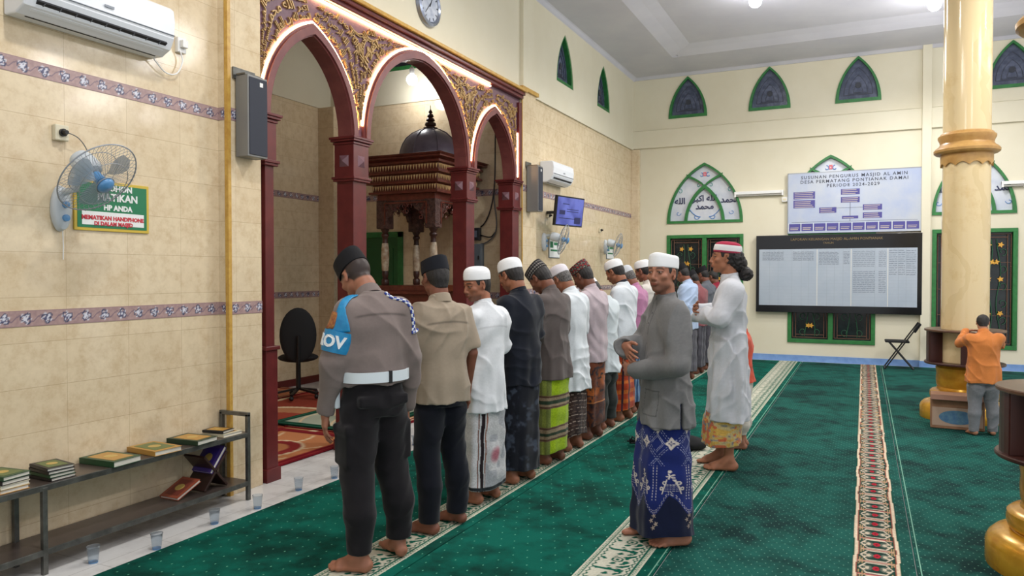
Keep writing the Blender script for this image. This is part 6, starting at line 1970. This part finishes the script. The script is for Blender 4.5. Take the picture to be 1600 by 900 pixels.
# ---- tube lamps on the back wall
def tube_lamp(x0, x1, z, label):
    e = empty('tube_lamp', ((x0 + x1) / 2, BY, z), 0, label, 'lamp', 'wall tube lamps on the back wall'); w_ = (x1 - x0) / 2
    MB().box(-w_, w_, -.06, 0, 0, .055).build('batten', M_whitepl, e, bevel=.004)
    MB().tube([(-w_ + .03, -.05, -.025), (w_ - .03, -.05, -.025)], .016, 12).build('tube', mat('unlit_tube_glass', (168, 166, 158), .25, metal=.2), e, smooth=True)
    m = MB(); m.box(-w_, -w_ + .03, -.075, -.01, -.045, .05); m.box(w_ - .03, w_, -.075, -.01, -.045, .05); m.build('end_cap', M_whitepl, e, bevel=.003)
tube_lamp(-2.19, -1.33, 3.04, 'long unlit tube lamp right of the first calligraphy window')
tube_lamp(2.0, 2.9, 3.02, 'tube lamp at the right edge, above the window behind the column')
jb = empty('wall_mounted_junction_box', (-1.31, BY, 2.92), 0, 'small white box under the right end of the tube lamp', 'box')
MB().box(-.05, .05, -.05, 0, -.04, .04).build('case', M_whitepl, jb, bevel=.005)
MB().box(-.03, .03, -.054, -.05, -.02, .02).build('cover', mat('ivory_plastic', (214, 206, 180), .4), jb, bevel=.001)

# ---- boards
M_bpale = mat('pale_blue_printed_board', (170, 182, 210), .18, c2=(192, 198, 206), ns=1.6)
M_purp = mat('purple_print', (78, 74, 146), .5); M_dprint = mat('dark_print', (54, 58, 74), .5); M_beige = mat('beige_print', (198, 186, 170), .5)
b1 = empty('organisation_board', (-.19, BY - .03, 2.30), 0, 'pale blue printed board with organisation chart, above the black-framed board', 'board')
MB().box(-1.06, 1.06, -.03, 0, 0, 1.075).build('panel', M_bpale, b1, bevel=.003)
m = MB(); m.box(-1.07, -1.055, -.034, .0, 0, 1.08); m.box(1.055, 1.07, -.034, 0, 0, 1.08); m.box(-1.07, 1.07, -.034, 0, 1.065, 1.08); m.build('edge', mat('alu_edge', (150, 154, 160), .3, metal=.6), b1)
t = MB()
for tx, z in (('SUSUNAN PENGURUS MASJID AL AMIN', .965), ('DESA PERMATANG PONTIANAK DAMAI', .885), ('PERIODE 2024-2029', .805)):
    text_into(t, tx, .078, (.0, -.031, z), (1, 0, 0), (0, 0, 1), extrude=.001, res=2, offset=.0012, spacing=1.28)
t.build('title_lettering', M_dprint, b1)
p = MB(); q = MB(); ln = MB(); wh = MB()
BX = [(-.97, .61, .36, .13), (-.97, .45, .36, .14), (-.19, .66, .30, .10), (-.19, .52, .30, .10), (-.54, .35, .28, .10), (.16, .38, .30, .10), (.16, .24, .30, .10), (-.17, .24, .26, .05)]
rnd = random.Random(4)
for x, z, w_, h_ in BX:
    p.box(x, x + w_, -.0312, -.03, z, z + h_)
    n = max(1, int(h_ / .032))
    for k in range(n): q.box(x + .02, x + w_ - .02 - rnd.random() * .06, -.0322, -.0312, z + .012 + k * .032, z + .022 + k * .032)
for k in range(10):
    x = -1.04 + k * .208
    p.box(x, x + .19, -.0312, -.03, .04, .17); q.box(x + .02, x + .15, -.0322, -.0312, .065, .078); q.box(x + .02, x + .16, -.0322, -.0312, .095, .105)
    wh.box(x - .012, x - .004, -.0318, -.03, .03, .18)
ln.box(-.045, -.038, -.031, -.03, .20, .52); ln.box(-1.0, 1.0, -.031, -.03, .195, .20); ln.box(-.26, .16, -.031, -.03, .43, .435)
p.build('chart_box', M_purp, b1); q.build('chart_text', M_beige, b1); ln.build('chart_line', M_dprint, b1); wh.build('divider', M_swhite, b1)

b2 = empty('report_board', (-.455, BY - .055, .885), 0, 'large black-framed glass board with columns of handwritten figures, on the back wall', 'board')
HB = 1.385; hw = 1.335
MB().box(-hw, hw, -.05, .04, 0, HB).build('frame', mat('black_board_frame', (16, 18, 22), .15), b2, bevel=.004)
MB().box(-hw + .055, hw - .07, -.054, -.05, .125, HB - .25).build('writing_panel', mat('pale_glass_writing_surface', (178, 188, 200), .2, c2=(168, 180, 194), ns=2), b2)
t = MB()
text_into(t, 'LAPORAN KEUANGAN MASJID AL-AMIN PONTIANAK', .062, (0, -.051, HB - .10), (1, 0, 0), (0, 0, 1), extrude=.001, res=2)
text_into(t, 'TAHUN', .05, (-.12, -.051, HB - .165), (1, 0, 0), (0, 0, 1), extrude=.001, res=2)
t.build('gold_lettering', mat('dull_gold_print', (134, 112, 70), .5), b2)
ln = MB()
for x in (-.30, .25, .82): ln.box(x - .006, x + .006, -.0548, -.054, .13, HB - .26)
ln.build('column_stripe', mat('white_column_line', (214, 214, 208), .5), b2)
ln = MB()
for x in (-1.1, -.95, -.72, -.56, -.44, -.14, -.02, .12, .62, .98, 1.1): ln.box(x - .002, x + .002, -.0546, -.054, .13, HB - .26)
for k in range(16): ln.box(-hw + .06, hw - .075, -.0546, -.054, .17 + k * .058, .1715 + k * .058)
ln.build('ruled_line', mat('grey_ruled_line', (150, 160, 172), .5), b2)
hwt = MB(); rnd = random.Random(8)
def scrib(x0, x1, z, hgt=.016):
    x = x0
    while x < x1 - .01:
        L = min(rnd.uniform(.03, .08), x1 - x)
        n = max(3, int(L / .009)); pts = [(x + L * i / n, -.0548, z + (hgt if i % 2 else 0) * rnd.uniform(.3, 1)) for i in range(n + 1)]
        hwt.tube(pts, .0028, 3, cap=False); x += L + .014
for k in range(6): scrib(-1.22, -.86, HB - .31 - k * .027); scrib(-.70, -.36, HB - .31 - k * .028)
for k in range(9): scrib(-.27, .05, HB - .32 - k * .026); scrib(.13, .22, HB - .31 - k * .026)
for k in range(23):
    if k in (9, 10): continue
    scrib(.28, .62, HB - .31 - k * .032); scrib(.68, .79, HB - .31 - k * .032)
for k in range(12): scrib(.84, .96, HB - .30 - k * .037); scrib(.98, 1.08, HB - .30 - k * .037); scrib(1.10, 1.24, HB - .305 - k * .037)
hwt.build('handwriting', M_dprint, b2)

# ---- folding chair by the back wall
fc = empty('folding_chair', (.52, 13.92, .013), 0, 'black folding chair seen from the side against the back wall', 'chair')
def fb(a, b, r=.011): return MB().tube([a, b], r, 8)
for s in (-.20, .20):
    fb((-.20, s, .0), (.30, s, .76)).build('frame', M_blackpl, fc, smooth=True); fb((.22, s * .92, .0), (-.14, s * .92, .44)).build('leg', M_blackpl, fc, smooth=True)
MB().box(-.20, .16, -.19, .19, .435, .465).build('seat', M_blackfab, fc, bevel=.012)
m = MB(); m.cbox((.275, 0, .68), (.025, .40, .17), rotm(0, .55, 0)); m.build('backrest', M_blackfab, fc, bevel=.01)
m = MB(); m.tube([(-.20, -.2, .01), (-.20, .2, .01)], .011, 8); m.tube([(.22, -.185, .01), (.22, .185, .01)], .011, 8); m.build('floor_bar', M_blackpl, fc, smooth=True)

# ---- marble columns with round shelves
M_marble = NT('yellow_marble_column')
_n = M_marble.noise(2.2, 8, .7); _w = M_marble.n('ShaderNodeTexWave'); _w.inputs['Scale'].default_value = .9; _w.inputs['Distortion'].default_value = 9; _w.inputs['Detail'].default_value = 4; M_marble.l(M_marble.obj(), _w.inputs['Vector'])
_c = M_marble.ramp(_n, [(.30, lin((226, 204, 160))), (.55, lin((228, 206, 160))), (.75, lin((212, 182, 128)))])
_c = M_marble.mix(M_marble.math('MULTIPLY', M_marble.math('GREATER_THAN', _w.outputs['Fac'], .93), .22), _c, lin((196, 168, 110)))
M_marble.base(_c); M_marble.setp(Roughness=.14); M_marble = M_marble.m
M_cap = mat('tan_capital_paint', (198, 156, 92), .35, c2=(176, 132, 72), ns=8)
M_goldb = mat('gold_base_paint', (216, 164, 50), .25, metal=.35, c2=(188, 134, 38), ns=8)
M_shw = mat('dark_red_brown_shelf_wood', (70, 36, 30), .35, c2=(54, 26, 22), ns=8, stretch=(1, 1, .2))
M_shtop = mat('brown_shelf_top', (108, 78, 58), .3, c2=(88, 62, 46), ns=6)
def column(x, y, label, lab2):
    K = .855
    e = empty('marble_column', (x, y, 0), 0, label, 'column', 'yellow marble columns')
    MB().lathe([(.265 * K, .40), (.265 * K, CH + .10)], n=56).build('shaft', M_marble, e, smooth=True, sharp=.5)
    prof = [(.266, 2.83), (.275, 2.84), (.29, 2.86), (.345, 2.87), (.365, 2.885), (.368, 2.91), (.350, 2.93), (.31, 2.955), (.295, 2.98), (.305, 3.01), (.320, 3.035), (.322, 3.06), (.300, 3.075), (.29, 3.09), (.266, 3.10)]
    MB().lathe([(a * K, b) for a, b in prof], n=56, cap=False).build('capital', M_cap, e, smooth=True, sharp=.5)
    # scalloped skirt
    vs = []; fs = []; n = 96
    for r, f in ((.268, 0), (.292, 0), (.290, 1), (.268, 1)):
        for k in range(n):
            a = 2 * PI * k / n; z = 2.85 if not f else 2.73 + .035 * abs(math.sin(a * 6))
            vs.append((r * K * math.cos(a), r * K * math.sin(a), z))
    for i in range(3):
        for k in range(n): fs.append((i * n + k, i * n + (k + 1) % n, (i + 1) * n + (k + 1) % n, (i + 1) * n + k))
    MB().add(vs, fs).build('scalloped_skirt', M_cap, e, smooth=True, sharp=.5)
    MB().lathe([(.49, .0), (.495, .02), (.495, .13), (.48, .16), (.45, .185), (.40, .20), (.36, .205), (.35, .215), (.375, .225), (.385, .26), (.38, .30), (.36, .315), (.34, .32), (.31, .33), (.30, .35), (.31, .38), (.315, .44), (.31, .50), (.32, .56), (.30, .585)], n=56, sx=K, sy=K).build('base', M_goldb, e, smooth=True, sharp=.5)
    s = empty('round_shelf', (x, y, .6), 0, lab2, 'shelf', 'round wooden shelves around the columns')
    def disc(z, r, m_): 
        MB().lathe([(.268, z), (r - .006, z), (r, z + .006), (r, z + .018), (r - .006, z + .024), (.268, z + .024)], n=56, cap=False, sx=K, sy=K).build('disc', m_, s, smooth=True, sharp=.5)
    disc(0.0, .45, M_shw); disc(.355, .45, M_shtop)
    for k in range(6):
        a = k * PI / 3 + .35
        MB().cbox((.345 * K * math.cos(a), .345 * K * math.sin(a), .19), (.15 * K, .02, .33), rotm(0, 0, a)).build('divider', M_shw, s, bevel=.002)
        a2 = a + PI / 6
        if k % 2 == 0:
            q = MB(); nn = 8; A = [(.41 * K * math.cos(a + (PI / 3) * t / nn), .41 * K * math.sin(a + (PI / 3) * t / nn)) for t in range(nn + 1)]; B = [(.425 * K * math.cos(a + (PI / 3) * t / nn), .425 * K * math.sin(a + (PI / 3) * t / nn)) for t in range(nn + 1)]
            q.strip(A, B, .024, .355, 'Z'); q.build('curved_panel', M_shw, s)
column(.99, 9.41, 'tall yellow marble column with tan capital and gold base, seen whole', 'round dark wood shelf around the column the boy leans on')
column(1.035, 4.78, 'near marble column at the right edge, only its gold base showing', 'round wooden shelf at the right edge of the picture')

# cardboard box at the column foot
cb = empty('cardboard_box', (.865, 8.80, .0145), -.06, 'brown cardboard box with a blue oval print at the foot of the column', 'box')
M_card = mat('cardboard', (150, 112, 84), .8, c2=(136, 98, 72), ns=10); 
MB().box(-.235, .235, -.13, .13, 0, .34).build('carton', M_card, cb, bevel=.006)
m = MB(); m.prism([(-.13, .34), (-.20, .30), (-.195, .295), (-.125, .335)], -.235, .235, 'X'); m.build('flap', mat('dark_cardboard', (112, 80, 62), .8), cb)
m = MB(); m.box(-.22, .22, -.1325, -.13, .03, .215); m.build('printed_panel', mat('pale_print_panel', (176, 150, 130), .7), cb)
m = MB(); m.lathe([(.001, -.134), (.07, -.134), (.07, -.1325)], (0, 0, .12), 28, sx=2.3, sy=1, axis='Y', cap=False); m.build('blue_oval_print', mat('blue_box_print', (64, 104, 140), .6, c2=(90, 130, 150), ns=20), cb)

# dark bag on the carpet
bg = empty('bag', (-1.56, 6.66, .013), .29, 'small black cloth bag lying on the carpet behind the man in grey', 'bag')
F = Field((-.4, -.2, -.01), (.4, .2, .22), .008)
F.ell((0, 0, .055), (.28, .11, .065), k=0); F.ell((-.2, .02, .06), (.12, .09, .06), k=.03); F.ell((.2, -.01, .05), (.1, .1, .055), k=.03)
F.wrinkle(.008, 5, 1.3); F.clip_below(0.001)
V, Q = F.mesh(); np_mesh('pouch', relax(V, Q, 2), Q, M_blackfab, bg)
m = MB()
for k in range(3): m.tube([(-.28 - .02 * k, .0, .05), (-.34 - .02 * k, -.03 + .04 * k, .10 - .03 * k), (-.36, .02 + .05 * k, .03), (-.30, .06, .02)], .008, 6)
m.build('strap', M_blackfab, bg, smooth=True)
# ================================================================= LIGHT AND CAMERA
wd = bpy.data.worlds.new('World'); wd.use_nodes = True; SC.world = wd
wd.node_tree.nodes['Background'].inputs[0].default_value = (.97, .98, 1.0, 1)
wd.node_tree.nodes['Background'].inputs[1].default_value = .66
def ceiling_fill(x, y):  # added point light that brightens the ceiling; no bulb hangs at this spot
    l = bpy.data.lights.new('ceiling_fill_light', 'POINT'); l.energy = 24; l.shadow_soft_size = .3; l.color = (1, .98, .96)
    o = bpy.data.objects.new('ceiling_fill_light', l); link(o); o.location = (max(x, -.6), y, 4.4)
def ceiling_lamp(x, y, z, label, power=160):
    e = empty('ceiling_lamp', (x, y, z), 0, label, 'lamp', 'ceiling lamps')
    MB().lathe([(.05, 0), (.05, -.04), (.035, -.05), (.035, -.10)], n=20).build('socket', M_whitepl, e, smooth=True, sharp=.6)
    MB().ball((0, 0, -.16), .085, 20, 12).build('bulb', M_bulb, e, smooth=True)
    l = bpy.data.lights.new('bulb_light', 'SPOT'); l.spot_size = math.radians(165); l.spot_blend = .6; l.energy = power; l.shadow_soft_size = .12; l.color = (1, .98, .95)
    o = bpy.data.objects.new('bulb_light', l); link(o); o.location = (x, y, z - .38)
    ceiling_fill(x, y)
    return e
LAMPS = [(-1.39, 10.85, 5.50, 'glowing white ceiling lamp at the top of the picture, left of the column'), (.86, 12.05, 5.50, 'glowing white ceiling lamp beside the top of the marble column'),
         (-1.6, 6.6, 5.68, 'x'), (-1.6, 2.4, 5.68, 'x'), (2.6, 8.0, 5.68, 'x'), (2.6, 3.6, 5.68, 'x')]
for i, (x, y, z, lb) in enumerate(LAMPS):
    if i < 2: ceiling_lamp(x, y, z, lb)
    else:
        l = bpy.data.lights.new('bulb_light', 'SPOT'); l.spot_size = math.radians(165); l.spot_blend = .6; l.energy = 170; l.shadow_soft_size = .14; l.color = (1, .98, .95)
        o = bpy.data.objects.new('bulb_light', l); link(o); o.location = (x, y, z - .3); ceiling_fill(x, y)
for i, (x, y) in enumerate(((5.0, 8.6), (5.15, 8.95), (3.3, 9.4), (7.5, 10.9), (7.1, 12.5))):
    MB().ball((0, 0, 0), .085, 16, 10).build('ceiling_bulb', M_bulb, None, smooth=True, loc=(x, y, 5.34))
    tag(bpy.context.scene.objects[-1] if 0 else COL.objects[-1], 'ceiling bulb over the right part of the hall, mirrored in the wall tiles', 'lamp', 'bulbs outside the frame')
l = bpy.data.lights.new('bulb_light', 'POINT'); l.energy = 10; l.shadow_soft_size = .1
o = bpy.data.objects.new('bulb_light', l); link(o); o.location = (-5.55, 8.62, 4.05)
cd = bpy.data.cameras.new('camera'); co = bpy.data.objects.new('camera', cd); link(co)
cd.sensor_width = 36; cd.lens = 1169 / 1600 * 36; cd.clip_start = .05; cd.clip_end = 60
co.location = (0, 0, 1.58); co.rotation_euler = (math.radians(90 - 1.1), 0, math.radians(25.2))
SC.camera = co
vs = SC.view_settings; vs.view_transform = 'Standard'; vs.look = 'None'; vs.gamma = 1; vs.use_curve_mapping = False; vs.exposure = .57
SC.cycles.use_denoising = True
SC.cycles.max_bounces = 6; SC.cycles.diffuse_bounces = 4; SC.cycles.glossy_bounces = 3; SC.cycles.transmission_bounces = 6
SC.cycles.sample_clamp_indirect = 8
